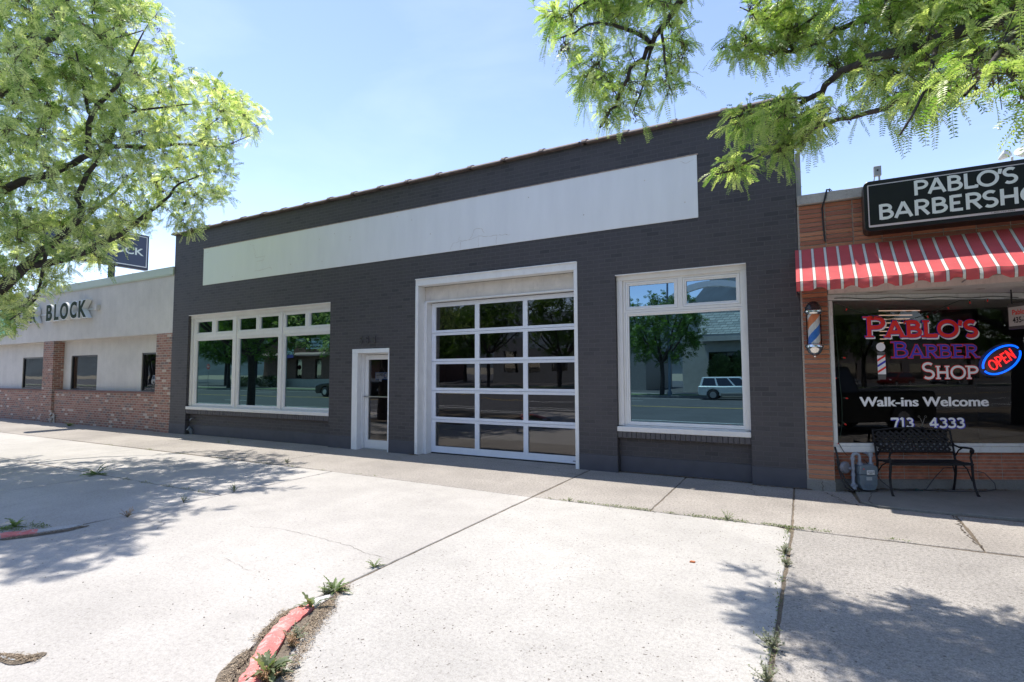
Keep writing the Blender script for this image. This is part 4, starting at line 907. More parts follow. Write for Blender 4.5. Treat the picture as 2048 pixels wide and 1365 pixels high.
for z in (.47,.34,.25): mb.lathe([(.028,z-.02),(.028,z+.02)],(-.17,-.02,0),10)
mb.lathe([(.03,.385),(.036,.39),(.036,.41),(.03,.415)],(-.075,-.02,0),8); mb.tube([(.075,-.02,.38),(.075,-.02,.50),(.075,-.01,.53),(.075,.1,.535),(.075,.17,.535)],.019,10); mb.lathe([(.034,.39),(.034,.415)],(.075,-.02,0),8); mb.lathe([(.03,.50),(.032,.55),(.02,.56)],(.075,-.02,0),10)
mb.build('pipework',pg,GM,smooth=True)
mb=MB(); mb.box(-.215,-.125,-.045,.005,.085,.115); mb.lathe([(.034,.04),(.04,.06),(.032,.085)],(-.17,-.02,0),10); mb.lathe([(.034,.115),(.03,.14)],(-.17,-.02,0),8); mb.build('shutoff_valve',pg,GM,bev=.004)
mb=MB(); mb.T=Matrix.Translation((-.265,.0,.345))@Matrix.Rotation(R(25),4,'Z'); mb.lathe([(.03,-.035),(.07,-.03),(.085,-.012),(.085,.012),(.07,.03),(.035,.045)],(0,0,0),20,'y'); mb.T=None; mb.tube([(-.23,-.01,.33),(-.17,-.02,.33)],.024,8); mb.build('regulator',simple('regulator_grey',(.15,.155,.18),.45,dirt=.3),GM,smooth=True)
mb=MB(); mb.box(-.075,-.06,-.1,-.095,.335,.345); mb.build('red_tag',v_red,GM)
# cords on the ground
def LP(s,v,z): p=BO+bd*s+bn*v; return (p.x,p.y,z)
mb=MB(); mb.tube([LP(.36,.06,.44),LP(.46,.06,.34),LP(.58,.06,.15),LP(.68,.08,.06),LP(.8,.10,.03),LP(1.0,.14,.03),LP(1.15,.12,.05),LP(1.3,.06,.18),LP(1.45,.05,.33),LP(1.52,.05,.335),LP(1.75,.05,.32),LP(2.0,.05,.26),LP(2.12,.06,.12),LP(2.08,.12,.05),LP(1.9,.16,.03),LP(1.5,.17,.03),LP(1.1,.08,.03),LP(.75,.06,.03)],.0055,6)
tag(mb.build('extension_cord',simple('cord_dark',(.05,.052,.055),.6),None,smooth=True),'thin dark cord looping over the slab behind the bench','cord')
mb=MB(); mb.tube([LP(.02,.05,.68),LP(.06,.06,.60),LP(.09,.07,.54),LP(.14,.05,.50)],.005,6); mb.tube([LP(-.03,.06,.62),LP(-.02,.09,.5),LP(.0,.12,.3),LP(.05,.15,.15),LP(.12,.18,.05),LP(.2,.2,.03)],.012,7); mb.tube([LP(-.03,.08,.45),LP(-.01,.12,.25),LP(.02,.18,.08),LP(.10,.2,.04),LP(.2,.12,.10)],.009,7)
tag(mb.build('black_cable',rubber,None,smooth=True),'thick black cable hanging down between the brick pier and the gas meter','cable')
mb=MB(); mb.T=BM; mb.lathe([(.02,0),(.022,.02),(.016,.03)],(1.02,-.12,.025),8); mb.box(1.03,1.10,-.13,-.11,.025,.04); mb.T=None
tag(mb.build('cord_plug',simple('plug_green',(.02,.07,.06),.5),None),'dark green cord plug lying behind the bench','plug')
# litter line of dead leaves along wall foot
mb=MB()
def litter(n,f,s=(.006,.02)):
    for _ in range(n):
        x,y=f(); a=random.uniform(0,6.3); l=random.uniform(*s); w=l*random.uniform(.3,.7); z=random.uniform(.003,.012)+ (0.022 if (x>.8 and y>8.1) else 0)
        c,s_=math.cos(a)*l,math.sin(a)*l; c2,s2=-math.sin(a)*w,math.cos(a)*w
        mb.add([(x-c-c2,y-s_-s2,z),(x+c-c2,y+s_-s2,z+random.uniform(0,.006)),(x+c+c2,y+s_+s2,z+random.uniform(0,.006)),(x-c+c2,y-s_+s2,z)],[(0,1,2,3)])
litter(420,lambda:(random.uniform(-2.74,-.68),8.90-abs(random.gauss(0,.02))))
litter(160,lambda:(random.uniform(-15.2,-9.6),8.90-abs(random.gauss(0,.02))))
litter(120,lambda:(random.uniform(-.68,.1),8.77-abs(random.gauss(0,.015))))
litter(260,lambda:(lambda s,v:(LP(s,v,0)[0],LP(s,v,0)[1]))(random.uniform(0,2.3),abs(random.gauss(0,.06))))
litter(200,lambda:(random.gauss(-7.1,.05),8.78-abs(random.gauss(0,.03))))
dl=simple('dead_leaf',(.17,.12,.075),.9,var=.5,sc=50)
tag(mb.build('leaf_litter',dl,None,fix=False),'fine brown leaf litter gathered along the foot of the walls','leaf litter',kind='stuff')
# ------------------------------------------------------------ red kerbs
def kerb(name,label,path,w,h0,h1,group,tip):
    root=thing(name,label,'kerb',group=group)
    n=len(path); P_=[Vector((*p,0)) for p in path]
    # resample
    Q=[]
    for i in range(n-1):
        k=max(1,int((P_[i+1]-P_[i]).length/.05))
        for j in range(k): Q.append(P_[i].lerp(P_[i+1],j/k))
    Q.append(P_[-1]); 
    for _ in range(3): Q=[Q[0]]+[(Q[i-1]+Q[i]*2+Q[i+1])/4 for i in range(1,len(Q)-1)]+[Q[-1]]
    rr=random.Random(5); N=len(Q)
    def ring(i):
        t=i/(N-1); d=(Q[min(i+1,N-1)]-Q[max(i-1,0)]).normalized(); q=Vector((-d.y,d.x,0)); h=h0+(h1-h0)*t; ww=w/2*(1 if i>2 else (.5+.2*i)); j=lambda:rr.gauss(0,.0025)
        pr=[(-ww-.012,-.12),(-ww-.004,h*.55),(-ww+.012,h-.006),(-ww+.035,h),(0,h+.003),(ww-.03,h),(ww-.008,h-.008),(ww,h*.5),(ww,-.12)]
        return [tuple(Q[i]+q*(a+j()*1.6)+Vector((0,0,b+j()*1.3))) for a,b in pr]
    rings=[ring(i) for i in range(N)]; cut=tip
    for nm,a,b,mt in (('bare_end',0,cut,concrete_tip),('painted_length',cut,N-1,kred)):
        mb=MB(); vs=[p for r_ in rings[a:b+1] for p in r_]; m_=9; mb.add(vs,[(i*m_+j,i*m_+j+1,(i+1)*m_+j+1,(i+1)*m_+j) for i in range(b-a) for j in range(m_-1)]+[tuple(range(m_)),tuple((b-a)*m_+j for j in range(m_))])
        mb.build(nm,mt,root,smooth=True)
concrete_tip=concrete('kerb_bare',(.58,.57,.55),pits=.3,grain=.15)
kerb('red_kerb','red painted kerb curving out of the soil gap at the lower middle of the concrete',[(-3.18,3.0),(-3.185,2.8),(-3.14,2.6),(-3.06,2.44),(-2.96,2.29),(-2.83,2.12),(-2.70,1.97),(-2.5,1.75),(-2.25,1.45),(-2.05,1.1),(-1.9,.3)],.118,.012,.075,'red painted kerbs',5)
kerb('red_kerb','red painted kerb with worn pale end in the tree shade at the far left edge',[(-7.10,3.0),(-7.14,2.85),(-7.22,2.65),(-7.35,2.42),(-7.6,2.18),(-8.05,1.88),(-8.65,1.5),(-8.95,.9),(-9.0,.3)],.15,.02,.09,'red painted kerbs',7)
# soil spilled beside the kerbs
def blob(pts,z,seed): 
    q=jit(pts,.022,.035,seed)
    for _ in range(2): q=[((q[i-1][0]+2*q[i][0]+q[(i+1)%len(q)][0])/4,(q[i-1][1]+2*q[i][1]+q[(i+1)%len(q)][1])/4) for i in range(len(q))]
    return [(x,y,z) for x,y in q]
mb=MB()
for i,pts in enumerate(([(-3.27,2.72),(-3.22,2.5),(-3.1,2.3),(-3.05,2.27),(-3.19,2.52),(-3.235,2.72)],[(-3.06,2.24),(-2.97,2.02),(-2.86,1.85),(-2.7,1.65),(-2.6,1.68),(-2.78,1.90),(-2.95,2.12)],
   [(-4.20,1.36),(-4.05,1.40),(-4.0,1.47),(-4.05,1.58),(-4.11,1.57),(-4.10,1.47),(-4.24,1.45),(-4.4,1.36),(-4.35,1.33)],[(-7.05,3.05),(-7.05,2.9),(-7.12,2.62),(-7.28,2.35),(-7.2,2.35),(-7.03,2.62),(-6.99,2.9),(-7.0,3.05)],[(-3.13,2.84),(-3.02,2.52),(-2.81,2.22),(-2.64,2.05),(-2.55,1.98),(-2.74,2.25),(-2.92,2.52),(-3.04,2.83),(-3.12,3.0)])):
    p=blob(pts,.004+.0006*i,i); mb.add(p,[tuple(range(len(p)))])
SOILP=mb; nd=MB(); rq=random.Random(9)
for _ in range(5200):
    q=rq.choice([(-3.24,2.62,-3.05,2.25),(-3.0,2.15,-2.62,1.62),(-3.05,2.85,-2.85,2.5),(-2.85,2.5,-2.5,2.0),(-3.1,2.9,-2.88,2.45),(-4.35,1.36,-4.02,1.5),(-7.05,2.95,-7.2,2.4),(-3.22,3.15,-3.12,2.85)]); t=rq.random(); x=q[0]+(q[2]-q[0])*t+rq.gauss(0,.028); y=q[1]+(q[3]-q[1])*t+rq.gauss(0,.02); a=rq.uniform(0,3.14); l=rq.uniform(.003,.014); w=rq.uniform(.0008,.002); z=.005+rq.random()*.008
    c,s_=math.cos(a),math.sin(a); nd.add([(x-c*l+s_*w,y-s_*l-c*w,z),(x+c*l+s_*w,y+s_*l-c*w,z+rq.uniform(-.002,.004)),(x+c*l-s_*w,y+s_*l+c*w,z+rq.uniform(-.002,.004)),(x-c*l-s_*w,y-s_*l+c*w,z)],[(0,1,2,3)])
nm_,nt_,b_=newmat('needle_litter'); rr_=nt_.nodes.new('ShaderNodeValToRGB'); rr_.color_ramp.elements[0].color=(.10,.07,.045,1); rr_.color_ramp.elements[1].color=(.42,.33,.23,1); nt_.links.new(nt_.nodes.new('ShaderNodeNewGeometry').outputs['Random Per Island'],rr_.inputs[0]); nt_.links.new(rr_.outputs[0],b_.inputs['Base Color']); b_.inputs['Roughness'].default_value=.9
tag(nd.build('needle_litter',nm_,None,fix=False),'dry needles and chaff strewn over the soil beside the red kerbs','litter',kind='stuff')
tag(mb.build('soil_patch',soil,None,fix=False),'brown gritty soil and needles spilled on the concrete beside the red kerbs','soil',kind='stuff')
mb=MB(); p=blob([(-4.28,1.40),(-4.12,1.42),(-4.07,1.44),(-4.13,1.45),(-4.25,1.44)],.009,77); mb.add(p,[tuple(range(len(p)))]); tag(mb.build('concrete_patch',concrete('patch_grey',(.45,.46,.46),pits=.2),None,fix=False),'small pale grey repair patch in the concrete at the lower left corner','patch')
# cracks
mb=MB()
def crack(pts,w,z=.004,jt=.008):
    P_=[]
    for a,b in zip(pts,pts[1:]):
        n=max(2,int(math.dist(a,b)/.04))
        for i in range(n): t=i/n; P_.append((a[0]+(b[0]-a[0])*t+random.gauss(0,jt),a[1]+(b[1]-a[1])*t+random.gauss(0,jt)))
    P_.append(pts[-1])
    W_=[w*random.uniform(.15,.85) for _ in P_]
    for i in range(len(P_)-1):
        a,b=P_[i],P_[i+1]; d=Vector((b[0]-a[0],b[1]-a[1])).normalized(); q=Vector((-d.y,d.x))
        mb.quad((a[0]-q.x*W_[i],a[1]-q.y*W_[i],z),(b[0]-q.x*W_[i+1],b[1]-q.y*W_[i+1],z),(b[0]+q.x*W_[i+1],b[1]+q.y*W_[i+1],z),(a[0]+q.x*W_[i],a[1]+q.y*W_[i],z))
crack([(-5.37,3.84),(-5.1,3.93),(-4.95,3.95),(-4.4,3.93),(-3.91,3.88),(-3.6,3.80),(-3.3,3.78)],.0025)
crack([(-6.5,9.1),(-5.6,8.85),(-4.4,8.65),(-3.28,8.3)],.006); crack([(-8.2,8.75),(-7.3,8.45),(-6.9,8.2)],.004)
crack([(-.68,8.72),(-.70,8.45),(-.60,8.28),(-.61,8.07),(-.45,7.9)],.006); crack([(.24,8.76),(.31,8.55),(.36,8.45),(.46,8.15),(.6,8.0)],.010,jt=.02)
crack([(.82,9.25),(.90,8.95),(.82,8.81),(.79,8.6),(.73,8.29),(.75,8.1)],.007,.026,.012)
crack([(-14.2,7.8),(-12.9,8.0),(-12.2,8.2)],.006); crack([(-16.5,8.6),(-15.4,8.3),(-13.9,8.25)],.008); crack([(-19.5,8.1),(-18.2,8.3),(-17.0,8.05)],.008)
crack([(1.52,8.05),(1.50,7.6),(1.46,7.2),(1.47,6.6)],.011,jt=.015); crack([(-6.9,3.4),(-6.4,3.5),(-6.2,3.3)],.003); crack([(-4.7,3.1),(-4.2,3.0)],.002)
struct(mb.build('pavement_crack',simple('crack_dark',(.07,.055,.04),.95,var=.4,sc=60),None,fix=False))
mb=MB(); crack([(.225,8.774),(.23,8.774)],.001)
# crack in the pier footing
mb=MB(); P_=[(.24,.0),(.235,.04),(.245,.07),(.225,.10),(.24,.135)]
for a,b in zip(P_,P_[1:]): mb.quad((a[0]-.004,8.771,a[1]),(a[0]+.004,8.771,a[1]),(b[0]+.004,8.771,b[1]),(b[0]-.004,8.771,b[1]))
mb.build('footing_crack',MATS['crack_dark'],BS,fix=False)
mb=MB(); mb.prism([(-.91,4.96),(-.87,4.965),(-.865,4.985),(-.90,4.99)],'z',.0,.012); tag(mb.build('fallen_leaf',simple('orange_leaf',(.45,.14,.05),.7),None),'tiny orange brown fallen leaf lying alone on the pale pitted slab','leaf')
# pebbles and grit scattered thinly
mb=MB()
for _ in range(520):
    x=random.uniform(-6.8,1.6); y=random.choice([random.uniform(1.3,6.4),random.uniform(1.3,3.5)]); r_=random.uniform(.002,.0065); 
    if random.random()<.35: x,y=-.18+random.gauss(0,.05)+(y-5)*.012,y
    c=[(x+r_*math.cos(a)*random.uniform(.7,1.3),y+r_*math.sin(a)*random.uniform(.6,1.2)) for a in (0,1.25,2.5,3.8,5)]; z=.001 
    mb.add([(*q,z) for q in c]+[(x,y,z+r_*.8)],[(i,(i+1)%5,5) for i in range(5)])
tag(mb.build('grit',simple('grit_dark',(.10,.085,.07),.9,var=.6,sc=200),None),'scattered dark grit and tiny pebbles on the pale concrete','grit',kind='stuff')
# ------------------------------------------------------------ weeds
def leafmat(n,lo,hi,tr=.35,rough=.45,att=None):
    m,nt,b=newmat(n); out=nt.nodes['Material Output']; b.inputs['Roughness'].default_value=rough; b.inputs['Specular IOR Level'].default_value=.45
    if att:
        a_=nt.nodes.new('ShaderNodeAttribute'); a_.attribute_name=att; f=a_.outputs['Fac']
    else: f=nt.nodes.new('ShaderNodeNewGeometry').outputs['Random Per Island']
    c=mixc(nt,f,lo,hi); nt.links.new(c,b.inputs['Base Color'])
    tl=nt.nodes.new('ShaderNodeBsdfTranslucent'); c2=mixc(nt,1,c,(1.48,1.6,.80),'MULTIPLY'); nt.links.new(c2,tl.inputs[0])
    ms=nt.nodes.new('ShaderNodeMixShader'); ms.inputs[0].default_value=tr; nt.links.new(b.outputs[0],ms.inputs[1]); nt.links.new(tl.outputs[0],ms.inputs[2]); nt.links.new(ms.outputs[0],out.inputs[0]); MATS[n]=m; return m
wm1=leafmat('weed_leaf',(.10,.125,.065),(.22,.26,.14)); wm2=leafmat('weed_grey',(.17,.18,.14),(.30,.32,.23)); wm3=leafmat('weed_dry',(.30,.17,.09),(.42,.27,.16),.2); wm4=leafmat('weed_bright',(.12,.17,.06),(.24,.31,.12))
def weed_leaf(mb,L,w,az,el_,curve,teeth,rr):
    n=teeth*2+2; d=Vector((math.cos(az),math.sin(az),0)); s=Vector((-d.y,d.x,0)); P_=Vector((0,0,.0)); pts=[]; e=el_
    for i in range(n+1):
        t=i/n; pts.append((P_.copy(),t)); step=L/n; P_=P_+(d*math.cos(e)+Vector((0,0,math.sin(e))))*step; e-=curve/n
        if P_.z<.004: P_.z=.004
    tw=rr.uniform(-.5,.5)
    vs=[]
    for i,(p,t) in enumerate(pts):
        prof=math.sin(math.pi*min(1,(t*.85+.12)))**.8*(1.15-.3*t); ww=w*prof*(1.0 if i%2 else .42)*(0.25 if t<.12 else 1)
        if i==n: ww=.0005
        sd=(s*math.cos(tw)+Vector((0,0,math.sin(tw)))); vs+=[tuple(p-sd*ww+Vector((0,0,ww*.3))),tuple(p),tuple(p+sd*ww+Vector((0,0,ww*.3)))]
    k=len(mb.v); fs=[]
    for i in range(n): a=3*i; fs+=[(a,a+1,a+4,a+3),(a+1,a+2,a+5,a+4)]
    mb.add(vs,fs)
def weed(x,y,label,h,n,mat,kind='dandelion',seed=0,z=0):
    rr=random.Random(seed*13+5); o=thing('weed',label,'weed',(x,y,z),group='weeds growing in the joints')
    mb=MB(); 
    if kind=='dandelion':
        for i in range(n): weed_leaf(mb,h*rr.uniform(.7,1.3),h*.16,rr.uniform(0,6.28),rr.uniform(.15,1.35),rr.uniform(.4,1.5),rr.choice((3,4,5)),rr)
        mb.build('leaves',mat,o,fix=False)
    else:
        st=MB()
        for i in range(n):
            az=rr.uniform(0,6.28); e=rr.uniform(.5,1.45); L=h*rr.uniform(.6,1.15); d=Vector((math.cos(az)*math.cos(e),math.sin(az)*math.cos(e),math.sin(e)))
            pts=[d*L*t+Vector((0,0,-.25*L*t*t*math.cos(e))) for t in np.linspace(0,1,6)]; st.tube(pts,[.0022*(1.2-t) for t in np.linspace(0,1,6)],4)
            m_=int(7+L*50)
            for j in range(m_):
                t=.2+.8*j/m_; p=d*L*t+Vector((0,0,-.25*L*t*t*math.cos(e))); b2=MB(); weed_leaf(b2,h*rr.uniform(.10,.2),h*.022+.002,rr.uniform(0,6.28),rr.uniform(0,1.1),.6,2,rr); mb.T=Matrix.Translation(p); mb.add(b2.v,b2.f); mb.T=None
        st.build('stems',simple('weed_stem',(.16,.15,.08),.7),o); mb.build('leaves',mat,o,fix=False)
    return o
weed(-2.66,2.03,'big jagged weed beside the red kerb at the bottom edge, largest of the kerb weeds',.16,30,wm1,'dandelion',1)
weed(-2.60,1.98,'dry orange brown seedy stalks around the big kerb weed',.10,26,wm3,'sprig',21)
weed(-2.86,2.38,'grey green stalky weed half way along the red kerb',.12,15,wm2,'sprig',2)
weed(-2.80,2.30,'reddish dry stalks leaning on the red kerb between two green weeds',.11,12,wm3,'sprig',22)
weed(-3.13,2.74,'upright dandelion weed at the tip of the red kerb, with four tall jagged leaves',.15,10,wm1,'dandelion',3)
weed(-3.20,3.02,'bushy green weed in the soil just above the tip of the red kerb',.13,22,wm4,'dandelion',4)
weed(-3.23,2.96,'thin stalky growth on the left side of the bushy kerb weed',.12,10,wm2,'sprig',24)
weed(-3.30,3.56,'small flat dandelion in the curved joint above the kerb weeds',.09,9,wm1,'dandelion',5)
weed(-10.5,4.60,'bright green dandelion tuft in the tree shade at left',.22,14,wm4,'dandelion',6)
weed(-7.17,4.86,'small green weed at the corner where the driveway meets the shaded slabs',.14,9,wm4,'sprig',7)
weed(-7.18,4.15,'low dark weed half way down the left driveway joint',.11,9,wm1,'sprig',8)
weed(-7.03,3.42,'brownish dry weed by the far end of the left kerb',.12,10,wm3,'sprig',9)
weed(-.17,5.60,'grey green creeping weed, upper one in the wide joint at right',.10,26,wm2,'sprig',10)
weed(-.15,5.28,'smaller grey green creeping weed just below the upper one in the right joint',.08,20,wm2,'sprig',11)
weed(-.20,3.68,'spreading grey weed in the tree shade at the right joint',.13,18,wm2,'sprig',12)
weed(-.21,3.27,'lowest grey weed in the right joint at the bottom edge',.12,16,wm2,'sprig',13)
weed(-.78,6.57,'taller sprig rising from the green joint before the right window',.12,7,wm4,'sprig',14)
weed(-2.72,6.56,'little sprig in the joint in front of the garage door corner',.07,7,wm4,'sprig',15)
weed(-12.4,8.2,'small green tuft on the pavement under the left shop window',.10,8,wm4,'sprig',16)
weed(-21.2,8.45,'flat green tuft at the foot of the brick base left of the tall window',.22,14,wm4,'dandelion',17)
weed(-8.55,6.85,'dark low tuft where two pavement joints cross at left of the door',.12,12,wm1,'sprig',18)
weed(-8.1,2.3,'low leafy weed behind the left red kerb in the tree bed',.2,16,wm4,'dandelion',19)
weed(-7.7,2.62,'second leafy weed behind the left red kerb, nearest the kerb end',.16,12,wm4,'dandelion',20)
# moss and seedlings that fill the joints
def growth():
    mb=MB(); rr=random.Random(11)
    def clump(x,y,n,s):
        for _ in range(n):
            px,py=x+rr.gauss(0,s),y+rr.gauss(0,s*.35); L=rr.uniform(.008,.022); a=rr.uniform(0,6.28); e=rr.uniform(0,1.2); w=L*.35
            d=Vector((math.cos(a)*math.cos(e),math.sin(a)*math.cos(e),math.sin(e))); s_=Vector((-math.sin(a),math.cos(a),0)); p=Vector((px,py,.002+rr.uniform(0,.012)))
            mb.add([tuple(p),tuple(p+d*L*.5+s_*w),tuple(p+d*L),tuple(p+d*L*.5-s_*w)],[(0,1,2,3)])
    for (x,n,s) in ((-3.0,20,.04),(-2.75,40,.05),(-2.55,60,.05),(-2.4,50,.07),(-2.2,50,.06),(-2.05,90,.09),(-1.85,110,.08),(-1.72,70,.06),(-1.4,45,.05),(-1.1,90,.07),(-.95,60,.05),(-.8,140,.10),(-.65,60,.05),(-.35,60,.06),(-.22,110,.06),(-.12,120,.05),(.05,50,.06),(.2,25,.05),(.75,20,.04),(.9,12,.03),(-6.2,16,.05),(-6.6,20,.05),(-7.4,20,.05),(-8.2,40,.1),(-8.9,80,.15),(-10.2,50,.12),(-11.6,30,.1),(-12.9,60,.12),(-14.5,30,.1)):
        clump(x,6.555+(.1 if x<-4 else 0),n,s)
    def vc(x,y,n,s):
        for _ in range(n): 
            clump(x+rr.gauss(0,.012),y+rr.gauss(0,s),1,.01)
    for y,n,s in ((6.4,60,.06),(6.2,25,.08),(5.8,40,.1),(5.4,60,.12),(4.9,25,.15),(4.4,40,.2),(3.7,70,.12),(3.3,50,.1)): vc(-.165-(6.4-y)*.014,y,n,s)
    for x,y in ((-7.6,4.65),(-8.4,4.62),(-9.0,4.6),(-9.6,4.61),(-8.0,4.64)): clump(x,y,50,.08)
    for x,y in ((-7.6,2.55),(-7.9,2.45),(-7.45,2.75),(-8.4,2.2)): clump(x,y,200,.12)
    o=mb.build('joint_growth',leafmat('moss_leaf',(.10,.13,.05),(.22,.26,.12)),None,fix=False); tag(o,'tiny green seedlings and moss filling the pavement joints','ground cover',kind='stuff')
growth()
# ------------------------------------------------------------ honey locust trees
def mesh_np(name,V,F,mat,parent,attr=None,smooth=False):
    me=bpy.data.meshes.new(name); k=F.shape[1]
    me.vertices.add(len(V)); me.vertices.foreach_set('co',V.astype(np.float32).ravel())
    me.loops.add(F.size); me.loops.foreach_set('vertex_index',F.astype(np.int32).ravel())
    me.polygons.add(len(F)); me.polygons.foreach_set('loop_start',np.arange(0,F.size,k,dtype=np.int32)); me.polygons.foreach_set('loop_total',np.full(len(F),k,dtype=np.int32))
    if smooth: me.polygons.foreach_set('use_smooth',np.ones(len(F),dtype=bool))
    me.update(calc_edges=True)
    if attr is not None:
        a=me.attributes.new('rnd','FLOAT','FACE'); a.data.foreach_set('value',attr.astype(np.float32))
    me.materials.append(mat); o=bpy.data.objects.new(name,me); COL.objects.link(o); o.parent=parent; return o
def nrm(a): return a/np.maximum(np.linalg.norm(a,axis=-1,keepdims=True),1e-9)
def make_leaves(Bp,Dr,Ln,droop,pairs,lf,wf,rg,tilt=.45):
    """pinnate leaves: base points, directions, lengths -> rhombic leaflets on both sides of a drooping midrib"""
    N=len(Bp); Z=np.array([0,0,1.]); t=(np.arange(pairs)+1.0)/(pairs+.3)
    t=t[None,:,None]; L=Ln[:,None,None]
    P_=Bp[:,None,:]+Dr[:,None,:]*L*t-Z*L*droop[:,None,None]*t**2
    T=nrm(Dr[:,None,:]*np.ones_like(t)-Z*2*droop[:,None,None]*t)
    up=nrm(Z+rg.normal(0,tilt,(N,3)))[:,None,:]*np.ones_like(T)
    S=nrm(np.cross(T,up)); Up=np.cross(S,T)
    prof=(.62+.5*np.sin(np.pi*np.clip(t,0,1)*.9))
    allV=[];rn=[]
    base_r=rg.random(N)
    for sg in (1,-1):
        l=L*lf*prof*rg.uniform(.85,1.1,(N,pairs,1)); w=l*wf
        d=nrm(S*sg+T*.38+Up*rg.normal(0.02,.16,(N,pairs,1))); q=nrm(np.cross(d,Up))
        b=P_; tip=P_+d*l; m1=P_+d*l*.48+q*w; m2=P_+d*l*.48-q*w
        allV.append(np.stack([b,m1,tip,m2],2).reshape(-1,3)); rn.append(np.clip(np.repeat(base_r,pairs)+rg.normal(0,.12,N*pairs),0,1))
    # midrib: thin strip
    ts=np.linspace(0,1,4)[None,:,None]; Q=Bp[:,None,:]+Dr[:,None,:]*L*ts-Z*L*droop[:,None,None]*ts**2
    Sd=nrm(np.cross(Dr,Z+.01))[:,None,:]*.0011
    A_=Q-Sd; C_=Q+Sd
    st=np.stack([A_[:,:-1],C_[:,:-1],C_[:,1:],A_[:,1:]],2).reshape(-1,3); allV.append(st); rn.append(np.full(N*3,.5))
    V=np.concatenate(allV); F=np.arange(len(V)).reshape(-1,4); return V,F,np.concatenate(rn)
def skeleton(limbs,targets,rg,seg=.22,wob=.25):
    """limbs: list of (points, r0, r1); every target is joined to the nearest wood by a curved shoot"""
    Pn=[];par=[];rad=[];tipdir=[]
    for pts,r0,r1,pi in limbs:
        pts=np.array(pts,float); last=None
        if len(pts)>2:
            q=[pts[0]]
            for i in range(len(pts)-1):
                p0,p1,p2,p3=pts[max(i-1,0)],pts[i],pts[i+1],pts[min(i+2,len(pts)-1)]; m_=max(2,int(np.linalg.norm(p2-p1)/.25))
                for k in range(1,m_+1):
                    t=k/m_; c_=.5*((2*p1)+(p2-p0)*t+(2*p0-5*p1+4*p2-p3)*t*t+(3*p1-p0-3*p2+p3)*t**3); q.append(c_+(rg.normal(0,min(.02,r0*.22),3) if (k<m_ and r0<.13) else 0))
            pts=np.array(q)
        acc=0; tot=sum(np.linalg.norm(pts[i+1]-pts[i]) for i in range(len(pts)-1))
        for i in range(len(pts)-1):
            n=max(1,int(np.linalg.norm(pts[i+1]-pts[i])/.15))
            for k in range(n+ (1 if i==len(pts)-2 else 0)):
                p=pts[i]+(pts[i+1]-pts[i])*k/n; f=min(1,(acc+np.linalg.norm(p-pts[i]))/tot)
                if last is None:
                    last=-1
                    if len(Pn) and pi: last=int(np.argmin([np.sum((q-p)**2) for q in Pn]))
                Pn.append(p); par.append(last); rad.append(r0+(r1-r0)*f); last=len(Pn)-1
            acc+=np.linalg.norm(pts[i+1]-pts[i])
    nl=len(Pn); P_=np.zeros((nl+len(targets)*12,3)); P_[:nl]=np.array(Pn); cnt=nl
    targets=np.array(targets); d0=np.array([np.min(np.sum((P_[:nl]-t)**2,1)) for t in targets]); order=np.argsort(d0)
    shoots=[]
    for ti in order:
        t=targets[ti]; d=np.sum((P_[:cnt]-t)**2,1); j=int(np.argmin(d)); a=P_[j]; L=math.sqrt(d[j])
        if L<.05: continue
        n=max(2,min(9,int(L/seg)+1)); pj=par[j]; inh=(a-P_[pj]) if pj>=0 else np.array([0,0,1.]); inh=inh/max(1e-6,np.linalg.norm(inh))
        c=a+inh*L*.3+rg.normal(0,.08,3)*L+np.array([0,0,.08*L]); last=j; idx=[j]
        for k in range(1,n+1):
            s=k/n; p=a*(1-s)**2+2*c*s*(1-s)+t*s*s+rg.normal(0,.012,3)
            P_[cnt]=p; par.append(last); rad.append(.0022); last=cnt; idx.append(cnt); cnt+=1
        shoots.append(idx)
    P_=P_[:cnt]; par=np.array(par); rad=np.array(rad)
    # pipe model for the shoots
    w=np.zeros(cnt); ch=np.zeros(cnt)
    for i in range(cnt-1,nl-1,-1):
        if ch[i]==0: w[i]=1
        p=par[i]
        if p>=nl: w[p]+=w[i]; ch[p]+=1
    rad[nl:]=.0026*np.maximum(w[nl:],1)**.45
    return P_,par,rad,shoots,nl
def wood(P_,par,rad,nl,name,mat,parent,minr=0,bend=1):
    V=[];F=[];cnt=0
    idx=[i for i in range(len(P_)) if par[i]>=0]
    for n,sel in ((9,[i for i in idx if i<nl]),(5,[i for i in idx if i>=nl])):
        if not sel: continue
        sel=np.array(sel); b=P_[sel]; a=P_[par[sel]]; rb=rad[sel]; ra=np.minimum(rad[par[sel]],rb*1.5 if n==5 else 9)
        T=nrm(b-a); up=np.where(np.abs(T[:,2:3])>.9,np.array([[1.,0,0]]),np.array([[0,0,1.]])); S=nrm(np.cross(T,up)); U=np.cross(S,T)
        an=np.linspace(0,2*np.pi,n,endpoint=False); ring=S[:,None,:]*np.cos(an)[None,:,None]+U[:,None,:]*np.sin(an)[None,:,None]
        e=np.minimum(ra,.05)[:,None]*.35
        A_=(a-T*e)[:,None,:]+ring*ra[:,None,None]; B_=(b+T*e)[:,None,:]+ring*rb[:,None,None]; vv=np.concatenate([A_,B_],1).reshape(-1,3)
        k=np.arange(len(sel))[:,None]*2*n; j=np.arange(n)[None,:]; f=np.stack([k+j,k+(j+1)%n,k+n+(j+1)%n,k+n+j],2).reshape(-1,4)+cnt
        V.append(vv);F.append(f);cnt+=len(vv)
    return mesh_np(name,np.concatenate(V),np.concatenate(F),mat,parent,smooth=True)
